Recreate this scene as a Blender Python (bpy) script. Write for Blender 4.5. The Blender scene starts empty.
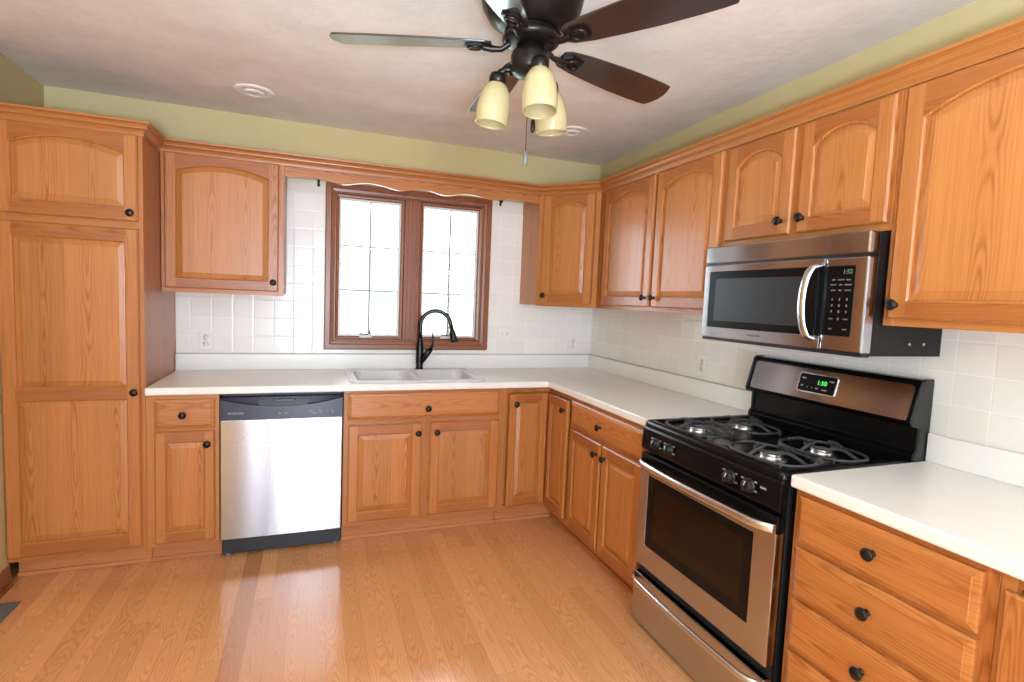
import bpy, bmesh, math, random
from mathutils import Vector, Matrix, Euler

random.seed(7)
PI = math.pi
S = bpy.context.scene
COL = S.collection

# ---------------------------------------------------------------- camera, world, lights, exposure
YAW, PITCH, ROLL, FPX = 0.3588, -0.0776, 0.0413, 530.93
F = Vector((math.sin(YAW)*math.cos(PITCH), math.cos(YAW)*math.cos(PITCH), math.sin(PITCH)))
R0 = Vector((math.cos(YAW), -math.sin(YAW), 0.0)); U0 = R0.cross(F)
RR = math.cos(ROLL)*R0 + math.sin(ROLL)*U0
UU = -math.sin(ROLL)*R0 + math.cos(ROLL)*U0
cam_d = bpy.data.cameras.new('camera')
cam_d.sensor_width = 36.0; cam_d.lens = FPX/1024*36.0; cam_d.clip_start = 0.02
cam = bpy.data.objects.new('camera', cam_d); COL.objects.link(cam)
M3 = Matrix((RR, UU, -F)).transposed()
cam.matrix_world = Matrix.Translation((-2.0088, -3.6142, 1.4096)) @ M3.to_4x4()
S.camera = cam

w = bpy.data.worlds.new('sky'); S.world = w; w.use_nodes = True
bg = w.node_tree.nodes['Background']
bg.inputs['Color'].default_value = (0.78, 0.89, 1.0, 1)
bg.inputs['Strength'].default_value = 8.0

def area(name, loc, direction, sx, sy, power, col=(1, 1, 1), spread=PI):
    l = bpy.data.lights.new(name, 'AREA'); l.shape = 'RECTANGLE'; l.size = sx; l.size_y = sy
    l.energy = power; l.color = col; l.spread = spread
    o = bpy.data.objects.new(name, l); COL.objects.link(o); o.location = loc
    o.rotation_euler = Vector(direction).to_track_quat('-Z', 'Y').to_euler()
    return o
# daylight through the patio door in the wall behind the camera, and through the window over the sink
area('daylight_patio_door', (-1.96, -6.32, 1.15), (0, 1, -0.06), 0.95, 2.0, 108, (0.64, 0.81, 1.0))
area('daylight_kitchen_window', (-1.40, 0.30, 1.60), (0, -1, -0.35), 0.9, 0.9, 16, (0.70, 0.85, 1.0))
area('added_streak_light', (-2.87, -6.24, 1.07), (0, 1, 0), 0.12, 2.0, 7, (0.66, 0.82, 1.0))  # added unseen strip light, gives the dishwasher steel a bright streak to reflect
# the photographer's flash: most of it thrown up at the ceiling, a little straight ahead
area('bounced_flash', (-2.05, -4.05, 1.25), (0.0, 0.12, 1), 0.35, 0.35, 128, (0.64, 0.81, 1.0))
fl = bpy.data.lights.new('camera_flash', 'POINT'); fl.energy = 7; fl.shadow_soft_size = 0.15; fl.color = (0.66, 0.82, 1.0)
flo = bpy.data.objects.new('camera_flash', fl); COL.objects.link(flo); flo.location = (-1.95, -3.72, 1.75)

vs = S.view_settings
S.display_settings.display_device = 'sRGB'
vs.view_transform = 'Standard'; vs.look = 'None'; vs.gamma = 1.0; vs.use_curve_mapping = False
vs.exposure = 0.19
S.cycles.use_denoising = True
S.cycles.max_bounces = 10; S.cycles.diffuse_bounces = 5; S.cycles.glossy_bounces = 5; S.cycles.transparent_max_bounces = 12
S.cycles.caustics_reflective = False; S.cycles.caustics_refractive = False
S.cycles.sample_clamp_indirect = 6.0

# ---------------------------------------------------------------- materials
def srgb(r, g, b):
    f = lambda c: (c/255/12.92) if c/255 <= 0.04045 else ((c/255+0.055)/1.055)**2.4
    return (f(r), f(g), f(b), 1.0)

class NT:
    """small helper around a node tree"""
    def __init__(s, name):
        s.m = bpy.data.materials.new(name); s.m.use_nodes = True
        s.t = s.m.node_tree; s.b = s.t.nodes['Principled BSDF']; s.out = s.t.nodes['Material Output']
    def n(s, kind, **props):
        nd = s.t.nodes.new(kind)
        for k, v in props.items(): setattr(nd, k, v)
        return nd
    def put(s, sock, v):
        if isinstance(v, bpy.types.NodeSocket): s.t.links.new(v, sock)
        else: sock.default_value = v
    def math(s, op, a, b=None, c=None):
        nd = s.n('ShaderNodeMath', operation=op); s.put(nd.inputs[0], a)
        if b is not None: s.put(nd.inputs[1], b)
        if c is not None: s.put(nd.inputs[2], c)
        return nd.outputs[0]
    def noise(s, vec, scale=5.0, detail=2.0, rough=0.5, dim='3D'):
        nd = s.n('ShaderNodeTexNoise', noise_dimensions=dim)
        s.t.links.new(vec, nd.inputs['Vector'])
        nd.inputs['Scale'].default_value = scale; nd.inputs['Detail'].default_value = detail; nd.inputs['Roughness'].default_value = rough
        return nd.outputs[0]
    def comb(s, x, y, z):
        nd = s.n('ShaderNodeCombineXYZ')
        for i, v in enumerate((x, y, z)): s.put(nd.inputs[i], v)
        return nd.outputs[0]
    def white(s, vec):
        nd = s.n('ShaderNodeTexWhiteNoise', noise_dimensions='3D'); s.t.links.new(vec, nd.inputs['Vector'])
        return nd.outputs['Value']
    def ramp(s, fac, stops):
        nd = s.n('ShaderNodeValToRGB'); s.put(nd.inputs[0], fac); e = nd.color_ramp.elements
        while len(e) < len(stops): e.new(0.5)
        for el, (p, c) in zip(e, stops): el.position = p; el.color = c
        return nd.outputs[0]
    def mix(s, fac, a, b, blend='MIX'):
        nd = s.n('ShaderNodeMix', data_type='RGBA', blend_type=blend)
        s.put(nd.inputs[0], fac); s.put(nd.inputs[6], a); s.put(nd.inputs[7], b)
        return nd.outputs[2]
    def xyz(s, random_shift=0.0, world=False):
        tc = s.n('ShaderNodeTexCoord'); v = tc.outputs['Object']
        if world:
            v = s.n('ShaderNodeNewGeometry').outputs['Position']
        sp = s.n('ShaderNodeSeparateXYZ'); s.t.links.new(v, sp.inputs[0])
        return sp.outputs[0], sp.outputs[1], sp.outputs[2]
    def bump(s, h, strength=0.1, dist=0.002):
        nd = s.n('ShaderNodeBump'); s.put(nd.inputs['Height'], h)
        nd.inputs['Strength'].default_value = strength; nd.inputs['Distance'].default_value = dist
        s.t.links.new(nd.outputs[0], s.b.inputs['Normal'])
    def set(s, **kw):
        for k, v in kw.items(): s.put(s.b.inputs[k.replace('_', ' ')], v)
        return s.m

def plain(name, col, rough=0.5, metal=0.0, coat=0.0, spec=0.5):
    n = NT(name)
    x, y, z = n.xyz()
    v = n.noise(n.comb(x, y, z), 14.0, 3.0)
    c2 = tuple(min(1, c*0.93) for c in col[:3])+(1,)
    n.set(Base_Color=n.mix(v, col, c2), Metallic=metal)
    n.b.inputs['Roughness'].default_value = rough
    n.b.inputs['Coat Weight'].default_value = coat
    n.b.inputs['Specular IOR Level'].default_value = spec
    return n.m

def oak(name, horizontal, light, mid, dark, board=0.0, ring=0.0085, rough=0.38, contrast=1.0):
    """flat-sawn oak: growth rings of a tilted log cut by the board, with fine open pores along the grain"""
    n = NT(name)
    x, y, z = n.xyz()
    rnd = n.n('ShaderNodeObjectInfo').outputs['Random']
    hor = n.math('MULTIPLY_ADD', y, 0.93, x)
    across, along = (z, hor) if horizontal else (hor, z)
    across = n.math('MULTIPLY_ADD', rnd, 3.7, across)
    if board > 0:
        q = n.math('DIVIDE', across, board)
        idx = n.math('FLOOR', q)
        u = n.math('MULTIPLY', n.math('SUBTRACT', n.math('FRACT', q), 0.5), board)
    else:
        idx = n.math('FLOOR', n.math('MULTIPLY', rnd, 97.0))
        u = n.math('SUBTRACT', n.math('MULTIPLY', n.math('FRACT', n.math('DIVIDE', across, 0.27)), 0.27), 0.135)
    r1 = n.white(n.comb(idx, n.math('MULTIPLY', rnd, 31.0), 0.3))
    r2 = n.white(n.comb(idx, n.math('MULTIPLY', rnd, 17.0), 5.1))
    al = n.math('MULTIPLY_ADD', r1, 3.0, along)
    wv = n.comb(n.math('MULTIPLY', across, 9.0), n.math('MULTIPLY', al, 2.2), idx)
    wob = n.math('MULTIPLY', n.math('SUBTRACT', n.noise(wv, 1.0, 2.5), 0.5), 0.034)
    # depth below the pith, drifting along the board
    d = n.math('ADD', n.math('MULTIPLY_ADD', n.math('PINGPONG', al, 0.7), 0.075, -0.022), n.math('MULTIPLY', r2, 0.02))
    rr = n.math('SQRT', n.math('ADD', n.math('MULTIPLY', u, u), n.math('MULTIPLY', d, d)))
    rr = n.math('ADD', rr, wob)
    s1 = n.math('MULTIPLY_ADD', n.math('SINE', n.math('MULTIPLY', rr, 2*PI/ring)), 0.5, 0.5)
    s1 = n.math('POWER', s1, 1.8)
    au = n.math('ABSOLUTE', n.math('MULTIPLY_ADD', wob, 1.2, u))
    fig = n.math('SUBTRACT', 1.0, n.math('DIVIDE', au, 0.042)); fig.node.use_clamp = True
    s1 = n.math('MULTIPLY', s1, n.math('MULTIPLY_ADD', fig, 0.8, 0.2))
    pores = n.noise(n.comb(n.math('MULTIPLY', across, 420.0), n.math('MULTIPLY', al, 9.0), n.math('MULTIPLY', y, 420.0)), 1.0, 2.0, 0.6)
    streak = n.noise(n.comb(n.math('MULTIPLY', across, 95.0), n.math('MULTIPLY', al, 2.6), n.math('MULTIPLY', rnd, 40.0)), 1.0, 3.0, 0.65)
    pm = n.math('ADD', n.math('MULTIPLY', n.math('SUBTRACT', pores, 0.45), 0.9), n.math('MULTIPLY', n.math('SUBTRACT', streak, 0.46), 1.5))
    fac = n.math('ADD', n.math('MULTIPLY', s1, 0.50*contrast), n.math('MULTIPLY', pm, 0.62*contrast))
    fac = n.math('ADD', fac, n.math('MULTIPLY', n.math('SUBTRACT', r1, 0.5), 0.22))
    fac.node.use_clamp = True
    col = n.ramp(fac, [(0.0, light), (0.45, mid), (1.0, dark)])
    tint = n.math('MULTIPLY_ADD', n.math('SUBTRACT', rnd, 0.5), 0.10, 1.0)
    tint = n.math('MULTIPLY_ADD', n.math('SUBTRACT', r2, 0.5), 0.18 if board else 0.08, tint)
    hs = n.n('ShaderNodeHueSaturation'); n.put(hs.inputs['Value'], tint); n.t.links.new(col, hs.inputs['Color'])
    n.set(Base_Color=hs.outputs[0])
    n.b.inputs['Roughness'].default_value = rough
    n.b.inputs['Coat Weight'].default_value = 0.15; n.b.inputs['Coat Roughness'].default_value = 0.2
    n.bump(fac, 0.10, 0.0012)
    return n.m

OL, OM, OD = srgb(180, 114, 58), srgb(160, 93, 41), srgb(108, 54, 21)
M = {}
M['oak_v'] = oak('oak upright grain', False, OL, OM, OD)
M['oak_h'] = oak('oak level grain', True, OL, OM, OD)
M['oak_rail'] = oak('oak rail', True, srgb(163, 96, 45), srgb(145, 78, 33), srgb(104, 50, 19))
M['oak_panel'] = oak('oak panel', False, srgb(184, 119, 62), srgb(166, 99, 46), srgb(112, 58, 23), board=0.165)
M['oak_drawer'] = oak('oak drawer front', True, OL, OM, OD, board=0.085)
M['oak_kick'] = oak('oak toe kick', True, srgb(188, 122, 74), srgb(176, 108, 60), srgb(146, 82, 42), contrast=0.6)
M['oak_window'] = oak('oak window frame upright', False, srgb(142, 82, 46), srgb(126, 68, 36), srgb(92, 45, 21))
M['oak_window_h'] = oak('oak window frame level', True, srgb(142, 82, 46), srgb(126, 68, 36), srgb(92, 45, 21))
M['oak_base'] = oak('oak baseboard', True, srgb(140, 80, 46), srgb(124, 68, 38), srgb(92, 48, 26))

def brushed(name, col, rough, aniso=0.9):
    """level brush lines: reflections smear up and down"""
    n = NT(name); x, y, z = n.xyz()
    h = n.noise(n.comb(n.math('MULTIPLY', x, 2.0), n.math('MULTIPLY', y, 2.0), n.math('MULTIPLY', z, 60.0)), 1.0, 2.0)
    n.set(Metallic=1.0, Base_Color=n.mix(h, col, tuple(c*0.95 for c in col[:3])+(1,)), Roughness=rough, Anisotropic=aniso)
    n.put(n.b.inputs['Tangent'], n.comb(0.0, 0.0, 1.0))
    return n.m
M['steel'] = brushed('brushed stainless steel', (0.53, 0.55, 0.585, 1), 0.19)
M['steel_bright'] = plain('polished steel', (0.74, 0.75, 0.77, 1), 0.24, 1.0)
M['black_gloss'] = plain('black enamel', srgb(11, 11, 12), 0.2, 0, 0.0, 0.22)
M['black'] = plain('black plastic', srgb(20, 20, 22), 0.38)
M['black_paint'] = plain('black painted metal', srgb(17, 15, 15), 0.5, 0, 0, 0.3)
M['navy'] = plain('dark slate plastic', srgb(30, 37, 58), 0.28)
M['iron'] = plain('cast iron grate', srgb(52, 52, 54), 0.5)
M['bronze'] = plain('oil rubbed bronze', srgb(38, 31, 28), 0.34, 0.6)
M['faucet_black'] = plain('black bronze faucet', srgb(20, 19, 21), 0.22, 0.4)
M['alu'] = plain('aluminium burner', (0.75, 0.74, 0.72, 1), 0.28, 1.0)
M['counter'] = plain('off white laminate', srgb(240, 238, 233), 0.28)
M['sink'] = plain('white composite sink', srgb(226, 227, 230), 0.22)
M['white_plastic'] = plain('white plastic', srgb(236, 233, 226), 0.35)
M['vinyl'] = plain('white vinyl', srgb(226, 222, 216), 0.35)
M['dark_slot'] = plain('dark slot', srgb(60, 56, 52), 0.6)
M['grey_metal'] = plain('grey metal', srgb(118, 120, 118), 0.5, 0.3)
M['muntin'] = plain('grey muntin bar', srgb(150, 150, 152), 0.5)
M['legend'] = plain('white print', srgb(205, 205, 208), 0.5)
M['key_print'] = plain('grey key print', srgb(150, 150, 150), 0.5)
M['caulk'] = plain('grey caulk', srgb(178, 172, 164), 0.7)
M['logo_dark'] = plain('dark grey print', srgb(92, 86, 84), 0.5)
M['wall_green'] = plain('pale olive wall paint', srgb(203, 185, 136), 0.85)
M['wall_white'] = plain('cream wall paint', srgb(228, 223, 212), 0.8)
M['wall_grey'] = plain('grey wall paint', srgb(150, 155, 163), 0.8)
M['lawn'] = plain('pale lawn', srgb(188, 200, 170), 0.9)
M['siding'] = plain('pale siding', srgb(206, 206, 210), 0.8)
M['leaf'] = plain('pale leaves', srgb(190, 205, 182), 0.8)
M['bark'] = plain('bark', srgb(110, 95, 80), 0.9)

def ceiling_mat():
    n = NT('skip trowel ceiling'); x, y, z = n.xyz(); p = n.comb(x, y, z)
    a = n.noise(p, 4.5, 5.0, 0.65); b = n.noise(p, 30.0, 3.0, 0.55)
    h = n.math('ADD', n.math('MULTIPLY', n.math('GREATER_THAN', a, 0.5), 0.5), n.math('MULTIPLY', b, 0.4))
    sm = n.ramp(a, [(0.42, (0, 0, 0, 1)), (0.58, (1, 1, 1, 1))])
    h = n.math('ADD', n.math('MULTIPLY', sm, 0.8), n.math('MULTIPLY', b, 0.5))
    n.set(Base_Color=n.mix(n.ramp(a, [(0.35, (0, 0, 0, 1)), (0.65, (1, 1, 1, 1))]), srgb(232, 226, 218), srgb(222, 214, 205)), Roughness=0.9)
    n.bump(h, 0.22, 0.006); return n.m
M['ceiling'] = ceiling_mat()

def tile_mat(name, axis, u0, z0, pitch=0.1125):
    n = NT(name); x, y, z = n.xyz()
    u = x if axis == 'x' else y
    def edge(c, o):
        f = n.math('FRACT', n.math('DIVIDE', n.math('SUBTRACT', c, o), pitch))
        return n.math('MINIMUM', f, n.math('SUBTRACT', 1.0, f))
    e = n.math('MINIMUM', edge(u, u0), edge(z, z0))
    g = n.math('LESS_THAN', e, 0.0016/pitch)
    soft = n.math('MULTIPLY', e, pitch/0.006); soft.node.use_clamp = True
    iu = n.math('FLOOR', n.math('DIVIDE', n.math('SUBTRACT', u, u0), pitch)); iz = n.math('FLOOR', n.math('DIVIDE', n.math('SUBTRACT', z, z0), pitch))
    r = n.white(n.comb(iu, iz, 0.5))
    tile = n.mix(r, srgb(236, 232, 226), srgb(231, 227, 221))
    n.set(Base_Color=n.mix(g, tile, srgb(242, 239, 233)), Roughness=n.math('MULTIPLY_ADD', g, 0.55, 0.2))
    n.b.inputs['Specular IOR Level'].default_value = 0.4
    # each tile sits a hair out of true, and its edge is pillowed
    tilt = n.math('MULTIPLY', n.math('SUBTRACT', n.white(n.comb(iu, iz, 7.5)), 0.5), n.math('ADD', n.math('MULTIPLY', u, 0.05), n.math('MULTIPLY', z, 0.08)))
    n.bump(n.math('ADD', soft, n.math('MULTIPLY', tilt, 4.0)), 0.35, 0.0015); return n.m
M['tile_x'] = tile_mat('white tile rear', 'x', -2.692, 1.0085)
M['tile_y'] = tile_mat('white tile right', 'y', -2.486, 1.0085, 0.1085)

def floor_mat():
    n = NT('oak strip floor'); x, y, z = n.xyz()
    W, L = 0.075, 1.25
    q = n.math('DIVIDE', x, W); ci = n.math('FLOOR', q); fu = n.math('FRACT', q)
    ro = n.white(n.comb(ci, 2.7, 9.1))
    ql = n.math('DIVIDE', n.math('MULTIPLY_ADD', ro, 5.0, y), L); ri = n.math('FLOOR', ql); fl_ = n.math('FRACT', ql)
    idv = n.comb(ci, ri, 3.3); r1 = n.white(idv); r2 = n.white(n.comb(ci, ri, 8.8)); r3 = n.white(n.comb(ci, ri, 1.9))
    u = n.math('MULTIPLY', n.math('SUBTRACT', fu, n.math('MULTIPLY_ADD', r3, 0.6, 0.2)), W)
    al = n.math('MULTIPLY_ADD', r1, 7.0, y)
    wv = n.comb(n.math('MULTIPLY', x, 9.0), n.math('MULTIPLY', al, 2.4), n.math('MULTIPLY', r1, 50.0))
    wob = n.math('MULTIPLY', n.math('SUBTRACT', n.noise(wv, 1.0, 3.0), 0.5), 0.075)
    d = n.math('MULTIPLY_ADD', n.math('PINGPONG', al, 0.6), 0.11, -0.03)
    rr = n.math('ADD', n.math('SQRT', n.math('ADD', n.math('MULTIPLY', u, u), n.math('MULTIPLY', d, d))), wob)
    s1 = n.math('POWER', n.math('MULTIPLY_ADD', n.math('SINE', n.math('MULTIPLY', rr, 2*PI/0.0085)), 0.5, 0.5), 2.0)
    pores = n.noise(n.comb(n.math('MULTIPLY', x, 330.0), n.math('MULTIPLY', al, 8.0), 0.0), 1.0, 2.0)
    fac = n.math('ADD', n.math('MULTIPLY', s1, 0.42), n.math('MULTIPLY', n.math('SUBTRACT', pores, 0.45), 0.45)); fac.node.use_clamp = True
    col = n.ramp(fac, [(0.0, srgb(226, 165, 113)), (0.5, srgb(213, 145, 92)), (1.0, srgb(176, 106, 60))])
    # boards differ in tone; a few are clearly dark, a few clearly pale
    tone = n.ramp(r2, [(0.0, (0.66, 0.56, 0.50, 1)), (0.035, (0.90, 0.87, 0.84, 1)), (0.5, (0.985, 0.98, 0.98, 1)), (0.95, (1.02, 1.025, 1.02, 1)), (1.0, (1.14, 1.18, 1.2, 1))])
    col = n.mix(1.0, col, tone, 'MULTIPLY')
    e1 = n.math('MINIMUM', fu, n.math('SUBTRACT', 1.0, fu)); e2 = n.math('MINIMUM', fl_, n.math('SUBTRACT', 1.0, fl_))
    g = n.math('MAXIMUM', n.math('LESS_THAN', e1, 0.0007/W), n.math('LESS_THAN', e2, 0.0009/L))
    col = n.mix(n.math('MULTIPLY', g, 0.38), col, srgb(110, 64, 34))
    n.set(Base_Color=col, Roughness=n.math('MULTIPLY_ADD', pores, 0.06, 0.17))
    n.b.inputs['Coat Weight'].default_value = 0.35; n.b.inputs['Coat Roughness'].default_value = 0.12
    n.bump(n.math('SUBTRACT', n.math('MULTIPLY', fac, -0.3), g), 0.08, 0.001); return n.m
M['floor'] = floor_mat()

def shade_glass():
    n = NT('amber scavo glass'); x, y, z = n.xyz(); p = n.comb(x, y, z)
    a = n.noise(p, 18.0, 4.0, 0.6)
    n.set(Base_Color=n.mix(a, srgb(216, 198, 150), srgb(196, 176, 126)), Roughness=0.22)
    n.b.inputs['Transmission Weight'].default_value = 0.25
    n.b.inputs['Subsurface Weight'].default_value = 0.0
    return n.m
M['shade'] = shade_glass()

def blade_mat():
    n = NT('dark walnut blade'); x, y, z = n.xyz()
    g = n.noise(n.comb(n.math('MULTIPLY', x, 3.0), n.math('MULTIPLY', y, 60.0), z), 1.0, 3.0)
    n.set(Base_Color=n.mix(g, srgb(48, 31, 28), srgb(34, 21, 19)), Roughness=0.30)
    n.b.inputs['Coat Weight'].default_value = 0.7; n.b.inputs['Coat Roughness'].default_value = 0.12
    return n.m
M['blade'] = blade_mat()

def thin_glass(name, tint, refl=1.0):
    n = NT(name)
    tr = n.n('ShaderNodeBsdfTransparent'); tr.inputs[0].default_value = tint
    gl = n.n('ShaderNodeBsdfGlossy'); gl.inputs['Roughness'].default_value = 0.02
    fr = n.n('ShaderNodeFresnel'); fr.inputs['IOR'].default_value = 1.5
    mx = n.n('ShaderNodeMixShader')
    n.put(mx.inputs[0], n.math('MULTIPLY', fr.outputs[0], refl))
    n.t.links.new(tr.outputs[0], mx.inputs[1]); n.t.links.new(gl.outputs[0], mx.inputs[2]); n.t.links.new(mx.outputs[0], n.out.inputs[0])
    return n.m
M['glass'] = thin_glass('window glass', (0.97, 0.98, 0.98, 1))
M['oven_glass'] = thin_glass('smoked oven glass', (0.55, 0.50, 0.46, 1), 1.2)

def glow(name, col, s):
    n = NT(name); n.set(Base_Color=col); n.b.inputs['Emission Color'].default_value = col; n.b.inputs['Emission Strength'].default_value = s
    return n.m
M['led'] = glow('green display digits', (0.10, 0.9, 0.12, 1), 0.9)
M['led_dim'] = glow('dim green display digits', (0.10, 0.26, 0.08, 1), 0.07)

# ---------------------------------------------------------------- mesh helpers
class MB:
    def __init__(s): s.v = []; s.f = []; s.mi = []; s.sm = []
    def add(s, vs, fs, m=0, smooth=False):
        o = len(s.v); s.v += [tuple(p) for p in vs]
        for f in fs: s.f.append([i+o for i in f]); s.mi.append(m); s.sm.append(smooth)
        return s
    def box(s, x0, x1, y0, y1, z0, z1, m=0):
        x0, x1 = min(x0, x1), max(x0, x1); y0, y1 = min(y0, y1), max(y0, y1); z0, z1 = min(z0, z1), max(z0, z1)
        return s.add([(x0, y0, z0), (x1, y0, z0), (x1, y1, z0), (x0, y1, z0), (x0, y0, z1), (x1, y0, z1), (x1, y1, z1), (x0, y1, z1)],
                     [(0, 3, 2, 1), (4, 5, 6, 7), (0, 1, 5, 4), (1, 2, 6, 5), (2, 3, 7, 6), (3, 0, 4, 7)], m)
    def loft(s, loops, m=0, closed=True, cap0=False, cap1=False, smooth=False):
        n = len(loops[0]); vs = [p for L in loops for p in L]; fs = []
        for k in range(len(loops)-1):
            for i in range(n if closed else n-1):
                j = (i+1) % n; fs.append((k*n+i, k*n+j, (k+1)*n+j, (k+1)*n+i))
        s.add(vs, fs, m, smooth)
        if cap0: s.add(loops[0], [tuple(range(n-1, -1, -1))], m)
        if cap1: s.add(loops[-1], [tuple(range(n))], m)
        return s
    def lathe(s, prof, n=24, axis='z', c=(0, 0, 0), m=0, smooth=True, cap0=True, cap1=True):
        loops = []
        for r, h in prof:
            L = []
            for i in range(n):
                a = 2*PI*i/n; p = (r*math.cos(a), r*math.sin(a), h)
                if axis == 'y': p = (p[0], -p[2], p[1])
                elif axis == 'x': p = (p[2], p[0], p[1])
                L.append((p[0]+c[0], p[1]+c[1], p[2]+c[2]))
            loops.append(L)
        return s.loft(loops, m, True, cap0, cap1, smooth)
    def tube(s, path, r, n=12, m=0, caps=True, closed=False, flat=1.0):
        P = [Vector(p) for p in path]; k = len(P); rs = r if isinstance(r, (list, tuple)) else [r]*k
        T = []
        for i in range(k):
            a = P[(i-1) % k] if (closed or i > 0) else P[i]; b = P[(i+1) % k] if (closed or i < k-1) else P[i]
            T.append((b-a).normalized())
        up = Vector((0, 0, 1)) if abs(T[0].z) < 0.9 else Vector((0, 1, 0))
        N = (up - T[0]*up.dot(T[0])).normalized(); loops = []
        for i in range(k):
            N = (N - T[i]*N.dot(T[i])).normalized(); B = T[i].cross(N)
            loops.append([P[i] + N*(rs[i]*flat*math.cos(2*PI*j/n)) + B*(rs[i]*math.sin(2*PI*j/n)) for j in range(n)])
        if closed: loops.append(loops[0])
        return s.loft(loops, m, True, caps and not closed, caps and not closed, True)
    def prism(s, poly, y0, y1, m=0, plane='xz'):
        n = len(poly)
        g = (lambda p, q: (p[0], q, p[1])) if plane == 'xz' else (lambda p, q: (p[0], p[1], q))
        return s.loft([[g(p, y0) for p in poly], [g(p, y1) for p in poly]], m, True, True, True)
    def grid(s, xs, ys, z0, z1, filled, m=0, plane='xy'):
        """solid slab cut into cells; only outer faces are made"""
        idx = {}
        def P(i, j, k):
            a, b, c = xs[i], ys[j], (z0, z1)[k]
            p = (a, b, c) if plane == 'xy' else ((a, c, b) if plane == 'xz' else (c, a, b))
            if (i, j, k) not in idx: idx[(i, j, k)] = len(vs); vs.append(p)
            return idx[(i, j, k)]
        vs = []; fs = []
        ok = lambda i, j: 0 <= i < len(xs)-1 and 0 <= j < len(ys)-1 and filled(i, j)
        for i in range(len(xs)-1):
            for j in range(len(ys)-1):
                if not ok(i, j): continue
                fs.append((P(i, j, 1), P(i+1, j, 1), P(i+1, j+1, 1), P(i, j+1, 1)))
                fs.append((P(i, j, 0), P(i, j+1, 0), P(i+1, j+1, 0), P(i+1, j, 0)))
                if not ok(i-1, j): fs.append((P(i, j, 0), P(i, j, 1), P(i, j+1, 1), P(i, j+1, 0)))
                if not ok(i+1, j): fs.append((P(i+1, j, 0), P(i+1, j+1, 0), P(i+1, j+1, 1), P(i+1, j, 1)))
                if not ok(i, j-1): fs.append((P(i, j, 0), P(i+1, j, 0), P(i+1, j, 1), P(i, j, 1)))
                if not ok(i, j+1): fs.append((P(i, j+1, 0), P(i, j+1, 1), P(i+1, j+1, 1), P(i+1, j+1, 0)))
        return s.add(vs, fs, m)
    def xf(s, mat):
        s.v = [tuple(mat @ Vector(p)) for p in s.v]; return s
    def build(s, name, mats, parent=None, loc=(0, 0, 0), rot=(0, 0, 0), bevel=0.0, seg=2, weld=True):
        me = bpy.data.meshes.new(name)
        me.from_pydata(s.v, [], s.f)
        for mt in (mats if isinstance(mats, (list, tuple)) else [mats]): me.materials.append(M[mt])
        for p, a, b in zip(me.polygons, s.mi, s.sm): p.material_index = a; p.use_smooth = b
        bm = bmesh.new(); bm.from_mesh(me)
        if weld: bmesh.ops.remove_doubles(bm, verts=bm.verts, dist=1e-5)
        bmesh.ops.recalc_face_normals(bm, faces=bm.faces)
        bm.to_mesh(me); bm.free(); me.update()
        o = bpy.data.objects.new(name, me); COL.objects.link(o)
        o.parent = parent; o.location = loc; o.rotation_euler = rot
        if bevel:
            b = o.modifiers.new('bevel', 'BEVEL'); b.width = bevel; b.segments = seg; b.limit_method = 'ANGLE'; b.angle_limit = math.radians(40)
            b.harden_normals = False
        return o

def thing(name, label, cat, loc=(0, 0, 0), rz=0.0, group=None):
    o = bpy.data.objects.new(name, None); COL.objects.link(o); o.empty_display_size = 0.1
    o.location = loc; o.rotation_euler = (0, 0, rz)
    return tag(o, label, cat, group)
def tag(o, label, cat, group=None):
    o['label'] = label; o['category'] = cat
    if group: o['group'] = group
    return o
def struct(o, label=None):
    o['kind'] = 'structure'
    if label: o['label'] = label
    return o
def text(name, body, size, mat, parent, loc, rot, depth=0.0006, spacing=1.0, sx=1.0):
    c = bpy.data.curves.new(name, 'FONT'); c.body = body; c.size = size; c.extrude = depth/2
    c.align_x = 'CENTER'; c.align_y = 'CENTER'; c.space_character = spacing; c.resolution_u = 3
    tmp = bpy.data.objects.new(name+'_curve', c); COL.objects.link(tmp)
    dg = bpy.context.evaluated_depsgraph_get(); me = bpy.data.meshes.new_from_object(tmp.evaluated_get(dg))
    bpy.data.objects.remove(tmp); bpy.data.curves.remove(c)
    me.materials.clear(); me.materials.append(M[mat])
    o = bpy.data.objects.new(name, me); COL.objects.link(o); o.parent = parent
    o.location = loc; o.rotation_euler = rot; o.scale = (sx, 1, 1)
    return o
FACE = (PI/2, 0, 0)      # lettering that stands upright on a front facing -Y
RIGHT = -PI/2            # turn for things along the right wall: local +X runs towards the camera

# ---------------------------------------------------------------- room shell
XL, YB, ZC = -3.366, -6.2, 2.44
struct(MB().box(XL-0.3, 0.3, YB-0.3, 0.15, -0.10, 0.0).build('floor', 'floor'), 'oak strip floor with a satin finish')
struct(MB().box(XL-0.12, 0.12, YB-0.12, 0.12, ZC, ZC+0.10).build('ceiling', 'ceiling'), 'off-white hand-trowelled ceiling')
WX0, WX1, WZ0, WZ1 = -1.885, -0.915, 1.105, 2.045
xs = [XL-0.12, WX0, WX1, 0.12]; zs = [0, WZ0, WZ1, ZC]
struct(MB().grid(xs, zs, 0.0, 0.12, lambda i, j: not (i == 1 and j == 1), plane='xz').build('wall_rear', 'wall_green'), 'pale olive painted wall behind the sink')
struct(MB().box(0, 0.12, YB, -0.0005, 0, ZC).build('wall_right', 'wall_green'), 'pale olive painted wall behind the stove')
XF = -3.317
struct(MB().prism([(XL-0.12, -0.0005), (XL, -0.0005), (XL, -0.600), (XF, -0.600), (XF, YB), (XL-0.12, YB)], 0, ZC, plane='xy').build('wall_left', 'wall_green'), 'pale olive painted wall at the left')
xs = [XL-0.12, -2.93, -2.81, -2.42, -1.50, 0.12]; zs = [0, 0.06, 2.08, ZC]  # narrow opening is added for the dishwasher streak; wide one is the patio door
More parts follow.
